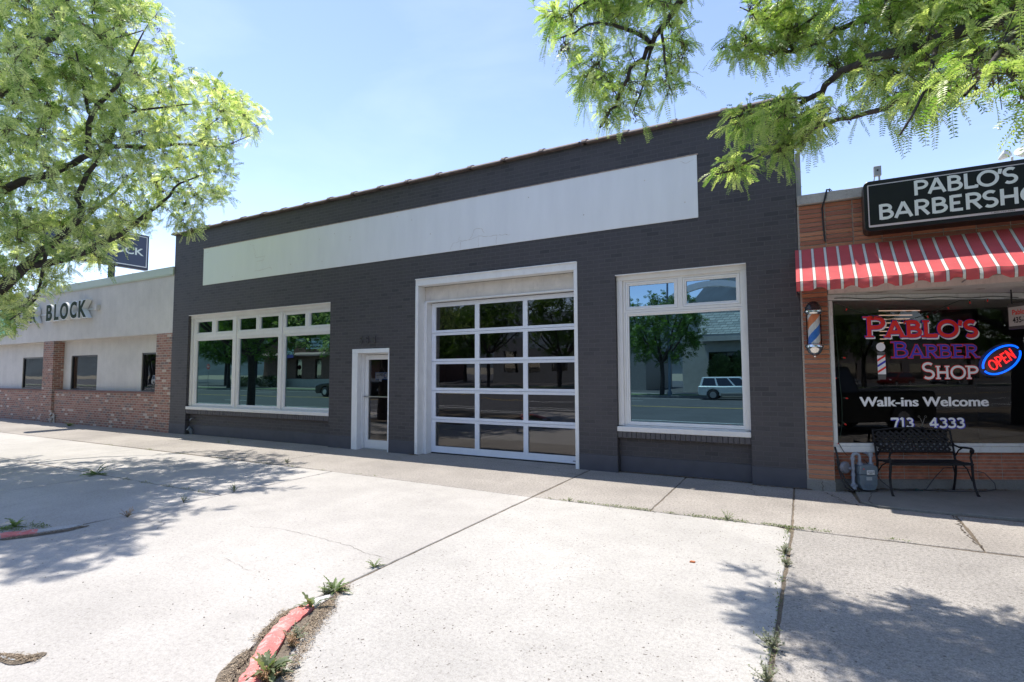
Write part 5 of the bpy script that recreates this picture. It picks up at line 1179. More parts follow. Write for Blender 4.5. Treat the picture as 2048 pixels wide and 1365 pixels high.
def inpoly(pts,poly):
    x,y=pts[:,0],pts[:,1]; ins=np.zeros(len(pts),bool); n=len(poly)
    for i in range(n):
        x0,y0=poly[i];x1,y1=poly[(i+1)%n]
        c=((y0>y)!=(y1>y))&(x<(x1-x0)*(y-y0)/((y1-y0) if y1!=y0 else 1e-9)+x0); ins^=c
    return ins
def ray_pt(px,py,depth): # bearing/elevation of a branch seen from the pavement, at a real distance
    v=cr*((px-1024)/FPX)+cu*((682.5-py)/FPX)+cf; v=v*depth; return np.array([v.x,v.y,v.z+EYE])
barkm=simple('locust_bark',(.055,.045,.042),.9,var=.35,sc=14,bmp=1.0,bsc=45)
leafL=leafmat('locust_leaf',(.13,.24,.045),(.84,.84,.50),.45,.38,att='rnd')
leafR=leafmat('locust_leaf_near',(.14,.27,.045),(.60,.65,.30),.48,.38,att='rnd')
podm=leafmat('catkin_brown',(.05,.038,.028),(.20,.15,.10),.1)
def shoots_to_leaves(P_,shoots,rg,per,Lr,frac=.75,twig=.16,ntw=3,updir=.15,droop=(.12,.5)):
    B_=[];D=[];L=[];tw=[];pods=[]
    for idx in shoots:
        pts=P_[idx]; n=len(pts); 
        cum=np.r_[0,np.cumsum(np.linalg.norm(np.diff(pts,axis=0),axis=1))]; tot=cum[-1]
        usable=min(tot,.75)
        def at(s):
            k=min(n-2,max(0,int(np.searchsorted(cum,s)-1))); f=(s-cum[k])/max(1e-6,cum[k+1]-cum[k]); return pts[k]+(pts[k+1]-pts[k])*f, nrm(pts[k+1]-pts[k])
        m=max(2,int(usable*per))
        for i in range(m):
            s=tot-usable*(i+rg.random())/m; p,t=at(s); a=rg.normal(0,1,3); a-=t*(a@t); a=nrm(a)
            d=nrm(a*.9+t*.55+np.array([0,0,updir])); B_.append(p);D.append(d);L.append(rg.uniform(*Lr))
        for q in range(3): # tip fan
            d=nrm(at(tot*.999)[1]+rg.normal(0,.45,3)+np.array([0,0,updir])); B_.append(pts[-1]);D.append(d);L.append(rg.uniform(*Lr))
        for q in range(ntw):
            s=tot-usable*rg.random(); p,t=at(s); a=rg.normal(0,1,3); a-=t*(a@t); d=nrm(nrm(a)+t*.5); e=p+d*twig*rg.uniform(.6,1.5); tw.append((p,e))
            for k in range(3):
                dd=nrm(d*.4+rg.normal(0,.7,3)+np.array([0,0,updir])); B_.append(p+(e-p)*(.5+.5*rg.random()));D.append(dd);L.append(rg.uniform(*Lr)*.9)
        pods+= [at(tot-usable*rg.random())[0] for _ in range(1+(rg.random()<.35))]
    B_=np.array(B_);D=np.array(D);L=np.array(L); dr=rg.uniform(droop[0],droop[1],len(L)); return B_,D,L,dr,tw,pods
def pods_mesh(pods,rg,parent,size=.022,k=9):
    if not len(pods): return
    c=np.array(pods); N=len(c); b=c[:,None,:]+rg.normal(0,.022,(N,k,3)); d=nrm(rg.normal(0,.45,(N,k,3))+np.array([0,0,-1.])); s=nrm(np.cross(d,rg.normal(0,1,(N,k,3)))); l=size*rg.uniform(.7,1.5,(N,k,1)); w=.0055*size/.028
    V=np.stack([b,b+d*l*.5+s*w,b+d*l,b+d*l*.5-s*w],2).reshape(-1,3); s2=np.cross(d,s); V2=np.stack([b,b+d*l*.5+s2*w,b+d*l,b+d*l*.5-s2*w],2).reshape(-1,3)
    V=np.concatenate([V,V2]); mesh_np('catkins',V,np.arange(len(V)).reshape(-1,4),podm,parent)
def add_twigs(P_,par,rad,tw):
    n=len(P_); P2=[];pa=[];ra=[]
    for a,b in tw: P2+=[a,b]; pa+=[-1,n+len(P2)-2]; ra+=[.0022,.0016]
    return np.concatenate([P_,np.array(P2)]),np.concatenate([par,np.array(pa,int)]),np.concatenate([rad,np.array(ra)])
def targets_in(poly,ref,n,rg,dj,ell=None,off=0):
    """targets spread through the crown volume: bearings in the outline, distance near the limbs"""
    ref=np.array(ref,float); out=[]; xs=[p[0] for p in poly]; ys=[p[1] for p in poly]
    while len(out)<n:
        p=np.c_[rg.uniform(min(xs),max(xs),400),rg.uniform(min(ys),max(ys),400)]; p=p[inpoly(p,poly)]
        for q in p:
            w=1/(np.sum((ref[:,:2]-q)**2,1)+1500.)**1.5; dep=float((w*ref[:,2]).sum()/w.sum())+off+rg.normal(0,dj)
            t=ray_pt(q[0],q[1],dep)
            if ell is not None and np.sum(((t-ell[0])/ell[1])**2)>1: continue
            if t[2]<2.1: continue
            out.append(t)
            if len(out)>=n: break
    return out
# --- left tree
def left_tree():
    rg=np.random.default_rng(21)
    T=thing('honey_locust_tree','honey locust tree with pale feathery leaves and dark forked limbs, filling the upper left','tree',(0,0,0))
    KD=1.16; rp=lambda L:[ray_pt(q[0],q[1],q[2]*KD) for q in L]
    fork=np.array([-13.3,3.25,2.5])
    A=[(0,580,8.0),(50,533,7.95),(100,493,7.9),(145,453,7.9),(162,428,7.9),(155,398,7.9),(164,373,7.8),(190,330,7.7)]
    A2=[(65,530,7.95),(130,518,8.2),(175,503,8.4),(240,470,8.7),(287,433,9.0),(339,393,9.3),(358,368,9.4),(420,345,9.8)]
    Bm=[(-60,430,7.8),(0,384,7.7),(50,361,7.7),(100,349,7.75),(150,326,7.8),(180,309,7.85),(214,296,8.0),(270,294,8.3),(320,294,8.6),(374,289,8.9),(448,294,9.3),(500,272,9.6)]
    B2=[(180,309,7.85),(177,269,7.8),(184,229,7.75),(214,194,7.8),(234,174,7.8),(269,100,7.9),(299,45,8.0)]
    B3=[(177,225,7.8),(164,159,7.6),(150,90,7.5)]
    C=[(-60,250,7.6),(0,189,7.5),(40,145,7.4),(75,105,7.3),(120,50,7.3),(140,-60,7.3),(160,-200,7.4)]
    C2=[(75,105,7.3),(160,45,7.5),(215,80,7.8),(290,60,8.0)]
    Dl=[(-200,300,8.5),(-230,0,8.4),(-200,-250,8.5)]
    E1=[(214,296,8.0),(250,230,8.3),(330,215,8.8),(430,205,9.4)]
    E2=[(95,500,7.9),(70,600,7.7),(20,640,7.6)]
    back=[(-13.3,3.25,2.45),(-14.2,4.7,3.9),(-14.6,6.0,5.4),(-14.3,7.0,7.0)]; back2=[(-13.4,3.2,2.45),(-14.9,2.1,4.4),(-16,1.3,6.4)]
    limbs=[([(-13.5,3.1,-.1),(-13.48,3.1,.5),(-13.4,3.17,1.4),tuple(fork)],.23,.16,False),
      ([tuple(fork)]+rp(A),.115,.032,True),(rp(A2),.07,.008,True),([tuple(fork),(-13.5,3.3,3.3)]+rp(Bm),.11,.006,True),(rp(B2),.05,.006,True),(rp(B3),.028,.01,True),
      ([(-13.4,3.3,3.1),(-13.6,3.1,4.7)]+rp(C),.10,.02,True),(rp(C2),.025,.008,True),([(-13.5,3.15,3.9)]+rp(Dl),.09,.02,True),(rp(E1),.035,.005,True),(rp(E2),.03,.01,True),(back,.09,.02,True),(back2,.08,.02,True)]
    ref=A+A2+Bm+B2+B3+C+C2+Dl+E1+[(500,250,9.7),(470,400,9.6),(350,430,9.2),(120,560,8.0),(20,620,7.6),(300,10,8.0),(400,170,9.2)]
    poly=[(-20,-330),(250,-330),(262,-30),(300,0),(330,22),(328,60),(335,100),(368,138),(398,152),(425,160),(470,176),(495,200),(522,208),(532,250),(540,262),(500,272),(470,282),(460,310),(455,340),(450,365),(478,400),(430,408),(395,424),(372,440),(340,408),(315,428),(296,450),(258,470),(222,515),(190,525),(150,532),(120,560),(90,580),(55,610),(30,660),(-20,640)]
    ell=(np.array([-13.3,4.6,6.3]),np.array([5.4,4.3,4.4]))
    ref=[(q[0],q[1],q[2]*KD) for q in ref]
    tg=targets_in(poly,ref,900,rg,.75,None,off=.95)+targets_in(poly,ref,130,rg,.5,None,off=-.9)
    tg+=targets_in([(335,440),(372,440),(392,425),(410,440),(395,458),(372,462)],ref,8,rg,.1,None)
    # the rest of the crown, out of sight on the far side and overhead
    k=0
    while k<380:
        q=ell[0]+rg.uniform(-1,1,3)*ell[1]
        if np.sum(((q-ell[0])/ell[1])**2)>1 or np.sum(((q-ell[0])/ell[1])**2)<.25: continue
        v=Vector(q-np.array([0,0,EYE])); z=v.dot(cf); px=1024+FPX*v.dot(cr)/z; py=682.5-FPX*v.dot(cu)/z
        if px>-30 and py>-60: continue
        tg.append(q); k+=1
    P_,par,rad,sh,nl=skeleton(limbs,tg,rg)
    B_,D,L,dr,tw,pods=shoots_to_leaves(P_,sh,rg,15,(.17,.27),ntw=3,twig=.2)
    P2,pa2,ra2=add_twigs(P_,par,rad,tw)
    wood(P2,pa2,ra2,nl,'trunk',barkm,T)
    V,F,rn=make_leaves(B_,D,L,dr,11,.185,.23,rg)
    mesh_np('crown',V,F,leafL,T,rn); pods_mesh(pods,rg,T,.036,13); print('left tree leaves',len(B_),'faces',len(F))
left_tree()
def right_tree():
    rg=np.random.default_rng(5)
    T=thing('honey_locust_tree','near honey locust tree hanging feathery green branches into the upper right','tree',(0,0,0))
    rp=lambda L:[ray_pt(*q) for q in L]
    A=[(1560,-420,3.6),(1440,-160,4.1),(1385,-40,4.5),(1357,7,4.6),(1333,44,4.65),(1311,71,4.7),(1294,98,4.75),(1272,127,4.85),(1255,159,4.9),(1235,193,5.0),(1221,220,5.05),(1200,255,5.1)]
    A2=[(1309,68,4.7),(1306,90,4.75),(1294,127,4.75),(1291,156,4.8),(1280,190,4.8),(1265,225,4.85)]
    A3=[(1300,85,4.72),(1272,66,4.8),(1225,50,4.9),(1174,50,5.1),(1150,66,5.2),(1110,80,5.3)]
    A4=[(1323,63,4.65),(1328,98,4.6),(1333,146,4.6),(1345,190,4.6)]
    A5=[(1385,-40,4.5),(1290,-60,4.8),(1200,-20,5.0),(1150,20,5.2)]
    B1=[(2500,-200,2.9),(2200,-60,3.0),(2048,20,3.1),(1875,79,3.4),(1780,108,3.7),(1716,130,3.95),(1672,152,4.15),(1650,171,4.25),(1621,196,4.4),(1577,228,4.6),(1558,262,4.7),(1539,294,4.8),(1504,320,4.9),(1463,342,5.0),(1430,349,5.05)]
    B2=[(2250,40,2.7),(2060,90,2.8),(1900,150,3.2),(1795,196,3.6),(1757,221,3.75),(1700,237,3.95),(1653,250,4.15),(1602,285,4.4),(1560,300,4.6)]
    B3=[(2100,-160,3.1),(1950,-60,3.4),(1800,10,3.8),(1669,63,4.3),(1634,85,4.4),(1590,104,4.55),(1542,98,4.7),(1447,95,5.0)]
    B4=[(1621,196,4.4),(1560,200,4.6),(1500,225,4.8),(1455,240,4.9)]
    B5=[(2048,20,3.1),(1980,130,2.6),(1930,190,2.5)]; B6=[(1875,79,3.4),(1850,180,3.0),(1800,270,3.0)]
    B7=[(1590,104,4.55),(1530,40,4.8),(1480,15,4.9)]
    hub=np.array([3.3,3.0,2.6])
    limbs=[([(3.5,3.0,-.1),(3.45,3.0,1.2),tuple(hub)],.22,.16,False),([tuple(hub),(3.0,3.2,3.8),(2.2,3.4,5.2)]+rp(A),.11,.010,True),(rp(A2),.018,.004,True),(rp(A3),.02,.006,True),(rp(A4),.014,.005,True),(rp(A5),.025,.008,True),
      ([tuple(hub)]+rp(B1),.09,.007,True),([tuple(hub)]+rp(B2),.06,.007,True),([tuple(hub),(2.9,3.1,3.6)]+rp(B3),.07,.007,True),(rp(B4),.014,.005,True),(rp(B5),.02,.008,True),(rp(B6),.016,.006,True),(rp(B7),.012,.005,True),
      ([tuple(hub),(4.6,2.4,4.4),(5.6,1.6,6.0)],.1,.03,True),([tuple(hub),(4.2,4.4,4.6),(4.8,5.4,6.2)],.1,.03,True),([tuple(hub),(2.8,1.6,4.4),(2.2,.6,6.0)],.1,.03,True)]
    pA=[(1105,15),(1130,-20),(1160,-300),(1400,-300),(1385,-20),(1378,60),(1368,120),(1362,170),(1340,205),(1300,228),(1255,240),(1215,258),(1180,245),(1148,205),(1132,170),(1150,140),(1120,110),(1092,90),(1080,50)]
    refA=A+A2+A3+A4+A5
    pB=[(1600,60),(1540,40),(1500,10),(1490,-30),(1520,-300),(2420,-300),(2420,100),(2100,135),(2000,130),(1960,150),(1900,172),(1850,205),(1790,232),(1740,240),(1700,228),(1650,240),(1610,262),(1580,240),(1600,200),(1640,170),(1620,130)]
    refB=B1+B2+B3+B4+B5+B6+B7
    tgA=targets_in(pA,refA,230,rg,.30,off=.22); tgB=targets_in(pB,refB,620,rg,.36,off=.22)
    tgB+=targets_in([(1440,95),(1470,78),(1600,85),(1620,115),(1560,122),(1470,112)],refB,18,rg,.12)
    tgB+=targets_in([(1490,15),(1560,30),(1620,70),(1560,80),(1500,50)],refB,12,rg,.15)
    tgB+=targets_in([(1440,240),(1500,212),(1590,190),(1600,225),(1560,255),(1470,255)],refB,20,rg,.14)
    tgB+=targets_in([(1424,340),(1490,305),(1560,275),(1620,255),(1640,268),(1580,296),(1510,335),(1440,352)],refB,20,rg,.1)
    tgB+=targets_in([(2020,180),(2060,170),(2080,215),(2035,215)],[(2040,200,2.3)],4,rg,.08)
    k=0; c=np.array([3.2,3.0,5.6]); rr_=np.array([4.2,3.4,3.2]); ex=[]
    while k<260:
        q=c+rg.uniform(-1,1,3)*rr_; u=np.sum(((q-c)/rr_)**2)
        if u>1 or u<.3: continue
        v=Vector(q-np.array([0,0,EYE])); z=v.dot(cf)
        if z>.05:
            px=1024+FPX*v.dot(cr)/z; py=682.5-FPX*v.dot(cu)/z
            if px<2250 and py>-250: continue
            if px<1900 and py>-1200: continue
        if v.length<1.6: continue
        # keep the light open over the bare concrete
        s=(q[0]+.33*q[2],q[1]-.12*q[2])
        if s[0]<1.2 and s[1]<2.6: continue
        ex.append(q); k+=1
    P_,par,rad,sh,nl=skeleton(limbs,tgA+tgB+ex,rg,seg=.16)
    B_,D,L,dr,tw,pods=shoots_to_leaves(P_,sh,rg,14,(.12,.20),ntw=3,twig=.12,updir=.05,droop=(.25,.75))
    P2,pa2,ra2=add_twigs(P_,par,rad,tw); wood(P2,pa2,ra2,nl,'trunk',barkm,T)
    V,F,rn=make_leaves(B_,D,L,dr,16,.165,.175,rg); mesh_np('crown',V,F,leafR,T,rn); pods_mesh(pods,rg,T,.028,13); print('right tree leaves',len(B_),'faces',len(F))
right_tree()
# --- street trees that only the windows show
def coarse_tree(label,loc,h,seed,mat,group='street trees along the road'):
    rg=np.random.default_rng(seed); T=thing('street_tree',label,'tree',loc,0,group)
    limbs=[([(0,0,-.1),(.05,0,h*.15),(.02,.05,h*.30)],.19,.14,False)]
    for i in range(7):
        a=i*.9+rg.uniform(-.3,.3); e=rg.uniform(.5,1.2); l=h*.48
        d=np.array([math.cos(a)*math.cos(e),math.sin(a)*math.cos(e),math.sin(e)]); s=np.array([.02,.05,h*.3]); limbs.append(([s,s+d*l*.5,s+d*l+np.array([0,0,.08*h])],.10,.03,True))
    c=np.array([0,0,h*.64]); r_=np.array([h*.42,h*.42,h*.36]); tg=[]
    while len(tg)<230:
        q=c+rg.uniform(-1,1,3)*r_; u=np.sum(((q-c)/r_)**2)
        if u<1 and u>.12 and rg.random()<.9: tg.append(q)
    P_,par,rad,sh,nl=skeleton(limbs,tg,rg,seg=.5); rad[nl:]*=1.8
    wood(P_,par,rad,nl,'trunk',barkm,T)
    B_,D,L,dr,tw,pods=shoots_to_leaves(P_,sh,rg,10,(.28,.45),ntw=3,twig=.4)
    V,F,rn=make_leaves(B_,D,L,dr,4,.35,.3,rg); mesh_np('crown',V,F,mat,T,rn); return T
lfs=leafmat('shrub_leaf',(.02,.045,.015),(.05,.085,.03),.2,.6,att='rnd')
lf3=leafmat('street_leaf',(.05,.11,.018),(.12,.20,.04),.4,.45,att='rnd')
t1=coarse_tree('street tree on our pavement outside the office building, mirrored in the left shop window',(-22.6,1.9,0),8.5,31,lf3)
t2=coarse_tree('young street tree across the road, mirrored in the right shop window',(-9.3,-23.4,0),8.0,32,lf3)
for (lb,x,y,s,rz,src) in (('street tree across the road in front of the brown office building',-42,-24.0,1.15,.7,t2),('street tree across the road beside the stop sign',-63,-23.6,1.25,2.1,t2),('large street tree across the road left of the stop sign',-84,-24.2,1.35,3.3,t1),('street tree across the road between the two office buildings',-26,-23.8,1.05,4.0,t1),
    ('street tree across the road mirrored beside the barber lettering',34,-23.6,1.2,1.2,t1),('street tree across the road mirrored over the parked red car',52,-24,1.3,5.2,t2),('farthest street tree across the road mirrored in the barber window',72,-23.8,1.3,2.6,t1),('thick street tree on our pavement right of the barber shop',14.6,5.0,1.1,.4,t1),('street tree behind the low brown office building',-56,-52,1.5,.4,t1),('street tree behind the shingled building',-22,-48,1.5,1.9,t2),('tree beyond the far sidewalk, left of the brown office',-78,-33,1.5,2.9,t1),('tree beyond the far sidewalk, farthest left of all',-102,-34,1.7,.2,t2),('tall tree at the back of the lot left of the brown office',-92,-48,2.0,4.4,t1),('tree in the gap right of the brown office',-36,-36,1.25,5.5,t1),('full street tree across the road mirrored in the middle of the garage door',-18.5,-24.1,1.15,1.1,t1),('full street tree across the road mirrored in the left of the garage door',-33,-24.2,1.2,2.2,t2),('dense tree at the back mirrored left of the stop sign',-72,-40,1.9,.9,t1),('dense tree at the back mirrored farther left of the stop sign',-112,-40,2.2,1.9,t1),('tall tree behind the long store',48,-52,1.8,3.1,t1),('second tall tree behind the long store',84,-54,1.8,.9,t2)):
    c=copy_tree(src); c.location=(x,y,0); c.scale=(s,s,s); c.rotation_euler=(0,0,rz); c['label']=lb
def shrub(label,x,y,r_,h,seed,upright=False,group='shrubs across the road'):
    rg=np.random.default_rng(seed); n=1500; q=rg.normal(0,1,(n,3)); q=nrm(q)*rg.random((n,1))**.35*np.array([r_,r_,h*.5]); q[:,2]+=h*.5; q[:,2]=np.abs(q[:,2])
    d=nrm(q-np.array([0,0,h*.3])+rg.normal(0,.3,(n,3))+(np.array([0,0,1.2]) if upright else 0)); V,F,rn=make_leaves(q,d,np.full(n,.28),np.full(n,.1),3,.3,.4,rg)
    T=thing('shrub',label,'shrub',(x,y,0),0,group); mesh_np('foliage',V,F,lfs,T,rn)
    mb=MB()
    for i in range(5): a=i*1.3; mb.tube([(0,0,0),(r_*.4*math.cos(a),r_*.4*math.sin(a),h*.6)],.02,5)
    mb.build('stem',barkm,T); return T
shrub('clipped round shrub across the road beside the stop sign',-66,-27.8,1.6,1.3,1); shrub('clipped round shrub nearer the brown office corner',-61,-28,1.9,1.4,2)
shrub('upright juniper against the shingled building, left one',-5.6,-27.6,.9,3.0,3,True); shrub('upright juniper against the shingled building, right one',-3.9,-27.9,1.0,3.4,4,True)
# ------------------------------------------------------------ buildings across the road
tan=simple('far_brick_brown',(.20,.11,.085),.85,var=.2,sc=3,bmp=.3); cream=simple('far_cream',(.50,.47,.42),.85,var=.08,sc=2); shing=brickmat('shingles',.55,.22,.02,[(0,(.33,.36,.35)),(.5,(.45,.47,.45)),(1,(.25,.28,.28))],(.08,.09,.09),bstr=.9)
far_g=glassmat('far_glass',(.5,.52,.55),.25,transp=.1)
def holes_wall(mb,x0,x1,z0,z1,y,back,hs):
    xs=sorted({x0,x1}|{v for h in hs for v in h[:2]}); zs=sorted({z0,z1}|{v for h in hs for v in h[2:]})
    cellwall(mb,xs,zs,lambda i,j,x,z:None if any(h[0]<x<h[1] and h[2]<z<h[3] for h in hs) else y,back)
def far_building(name,label,loc,rz): return thing(name,label,'building',loc,rz)
# brown office (facing us: local -y faces the road, so rotated half a turn)
F1=far_building('brown_office_building','low brown brick office across the road with a pale base and dark tall windows',(-53,-30,0),math.pi)
hs=[(-10+i*3.6,-8.9+i*3.6,1.1,3.6) for i in range(6)]
mb=MB(); holes_wall(mb,-12,12,1.05,5.9,0,.4,hs); mb.box(-12,12,.41,14,5.2,5.4); mb.box(-12,-11.6,.4,14,0,5.9); mb.box(11.6,12,.4,14,0,5.9); mb.box(-12,12,13.6,14,0,5.9); mb.build('wall',tan,F1)
mb=MB(); mb.box(-12.03,12.03,-.05,.45,0,1.04); mb.build('base',cream,F1); mb=MB(); mb.box(-12.1,12.1,-.1,.5,5.91,6.35); mb.build('parapet',simple('grey_parapet',(.30,.31,.30),.6),F1)
for h in hs:
    mb=MB(); mb.box(h[0],h[1],.15,.2,h[2],h[2]+.06); mb.box(h[0],h[0]+.06,.15,.2,h[2]+.06,h[3]); mb.box(h[1]-.06,h[1],.15,.2,h[2]+.06,h[3]); w_=mb.build('window',dkframe,F1)
    mb=MB(); mb.quad((h[0],.18,h[2]),(h[1],.18,h[2]),(h[1],.18,h[3]),(h[0],.18,h[3])); mb.build('pane',far_g,w_,fix=False)
mb=MB(); mb.prism([(-.9,4.2),(-.2,4.5),(-.02,4.5),(-.02,4.1),(-.9,4.0)],'x',-12,12); mb.build('canopy',simple('canopy_pink',(.34,.22,.20),.7),F1)
J=thing('business_sign','pale blue JK business machines sign on the brown office across the road','sign',(-54.4,-29.94,5.0),math.pi)
mb=MB(); mb.box(-2,2,-.08,-.02,-.05,.95); mb.build('panel',simple('sign_paleblue',(.42,.55,.62),.5),J)
mb=MB(); put_text(mb,'JK',frame_mat((-1.85,-.085,.1),(1,0,0)),h=.7,w=1.1,off=.03); put_text(mb,'BUSINESS',frame_mat((-.5,-.085,.5),(1,0,0)),h=.27,w=2.2,off=.03); put_text(mb,'MACHINES',frame_mat((-.5,-.085,.1),(1,0,0)),h=.27,w=2.2,off=.03)
mb.build('lettering',rubber,J,fix=False)
J2=thing('banner','pale banner with a violet lower strip on the brown office across the road','banner',(-59,-29.1,3.9),math.pi)
mb=MB(); mb.box(-1.1,1.1,-.04,-.02,.35,1.4); mb.build('upper',simple('banner_pale',(.45,.58,.58),.6),J2); mb=MB(); mb.box(-1.1,1.1,-.04,-.02,-.1,.349); mb.build('lower',simple('banner_violet',(.12,.11,.40),.6),J2)
# shingled building
F2=far_building('shingled_building','cream building across the road with a grey shingled mansard roof and arched gable',(3,-30,0),math.pi)
mb=MB(); holes_wall(mb,-12,12,0,5.0,0,.4,[(-9,-3,.3,4.0),(-1.5,5,.3,4.0),(7,9.8,.6,3.4)]); mb.box(-12,-11.6,.4,16,0,5); mb.box(11.6,12,.4,16,0,5); mb.box(-12,12,15.6,16,0,5); mb.box(-12,12,.4,15.6,4.8,5.0); mb.build('wall',cream,F2)
mb=MB(); mb.prism([(-1.0,4.9),(.3,6.9),(2,6.9),(2,5.01),(-1.0,5.01-.11)],'x',-13,10.5); mb.build('mansard_roof',shing,F2)
mb=MB(); mb.box(-12.9,10.4,-.98,-.9,4.3,4.88); mb.build('roof_fascia',cream,F2)
mb=MB(); a1=arc(9.3,7.0,4.4,2.6,0,180,20); a2=arc(9.3,7.0,3.8,2.1,180,0,20)
for i in range(20):
    p,q=a1[i],a1[i+1]; r_,s=a2[20-i],a2[19-i]; mb.add([(p[0],.0,p[1]),(q[0],.0,q[1]),(s[0],.0,s[1]),(r_[0],.0,r_[1]),(p[0],.5,p[1]),(q[0],.5,q[1]),(s[0],.5,s[1]),(r_[0],.5,r_[1])],[(0,1,2,3),(7,6,5,4),(0,4,5,1),(3,2,6,7)])
mb.build('arched_gable',simple('gable_white',(.68,.68,.66),.6),F2)
mb=MB()
for x in (-10,-2.3,5.8): mb.box(x,x+.5,-.95,-.5,0,4.3)
mb.build('column',cream,F2)
for i,(a,b) in enumerate(((-9,-3),(-1.5,5),(7,9.8))):
    z0,z1=(.3,4.0) if i<2 else (.6,3.4)
    mb=MB(); mb.box(a,b,.2,.24,z0,z0+.08); mb.box(a,b,.2,.24,z1-.08,z1); mb.box((a+b)/2-.04,(a+b)/2+.04,.2,.24,z0+.08,z1-.08); w_=mb.build('window',dkframe,F2); mb=MB(); mb.quad((a,.22,z0),(b,.22,z0),(b,.22,z1),(a,.22,z1)); mb.build('pane',far_g,w_,fix=False)
F3=far_building('grey_office_building','plain grey low office left of the shingled building across the road',(-22,-33,0),math.pi)
mb=MB(); holes_wall(mb,-9,9,0,4.4,0,.3,[(-7+i*3.2,-5.2+i*3.2,1.2,3.0) for i in range(5)]); mb.box(-9,9,.3,12,4.1,4.3); mb.box(-9,-8.7,.3,12,0,4.4); mb.box(8.7,9,.3,12,0,4.4); mb.build('wall',simple('far_grey',(.28,.27,.26),.85,var=.1),F3)
for i in range(5): mb=MB(); mb.quad((-7+i*3.2,.15,1.2),(-5.2+i*3.2,.15,1.2),(-5.2+i*3.2,.15,3),(-7+i*3.2,.15,3)); mb.build('window',far_g,F3,fix=False)
F4=far_building('long_store_building','long low store across the road mirrored in the barber window',(78,-38,0),math.pi)
mb=MB(); holes_wall(mb,-34,34,0,5.2,0,.3,[(-32+i*5.4,-28.5+i*5.4,.5,3.0) for i in range(12)]); mb.box(-34,34,.3,12,4.9,5.1); mb.build('wall',simple('far_tan',(.32,.26,.22),.85,var=.1),F4)
for i in range(12): mb=MB(); mb.quad((-32+i*5.4,.15,.5),(-28.5+i*5.4,.15,.5),(-28.5+i*5.4,.15,3),(-32+i*5.4,.15,3)); mb.build('window',far_g,F4,fix=False)
# lamps and signs
def lamp(label,x,y,h=9.5):
    L_=thing('street_lamp',label,'street lamp',(x,y,0),group='street lamps across the road'); mb=MB(); mb.tube([(0,0,0),(0,0,.3)],.16,10); mb.tube([(0,0,0),(0,0,h*.6),(0,0,h)],[.10,.085,.06],10); mb.build('pole',simple('lamp_bluegrey',(.16,.20,.25),.4,metal=.4),L_)
    mb=MB(); mb.tube([(0,0,h-.4),(0,.8,h+.1),(0,2.2,h+.25)],.04,6); mb.build('arm',MATS['lamp_bluegrey'],L_); mb=MB(); mb.box(-.15,.15,2.1,2.8,h+.16,h+.32); mb.build('lamp_head',MATS['lamp_bluegrey'],L_,bev=.03)
lamp('blue grey street lamp across the road in front of the shingled building',-8.6,-22.8); lamp('blue grey street lamp across the road near the stop sign',-70,-22.9)
lamp('blue grey street lamp across the road nearest the brown office corner',-40,-22.9,8)
ST=thing('stop_sign','small red stop sign on a thin post across the road','stop sign',(-66.5,-23.2,0),math.pi)
mb=MB(); mb.tube([(0,0,0),(0,0,2.9)],.03,6); mb.build('post',MATS['galvanised'],ST); mb=MB(); mb.prism([(.38*math.cos(R(22.5+45*i)),2.7+.38*math.sin(R(22.5+45*i))) for i in range(8)],'y',-.05,-.035); mb.build('plate',simple('stop_red',(.5,.03,.03),.4),ST)
mb=MB(); put_text(mb,'STOP',frame_mat((-.26,-.055,2.6),(1,0,0)),h=.22,w=.52,off=.02); mb.build('lettering',lw,ST,fix=False)
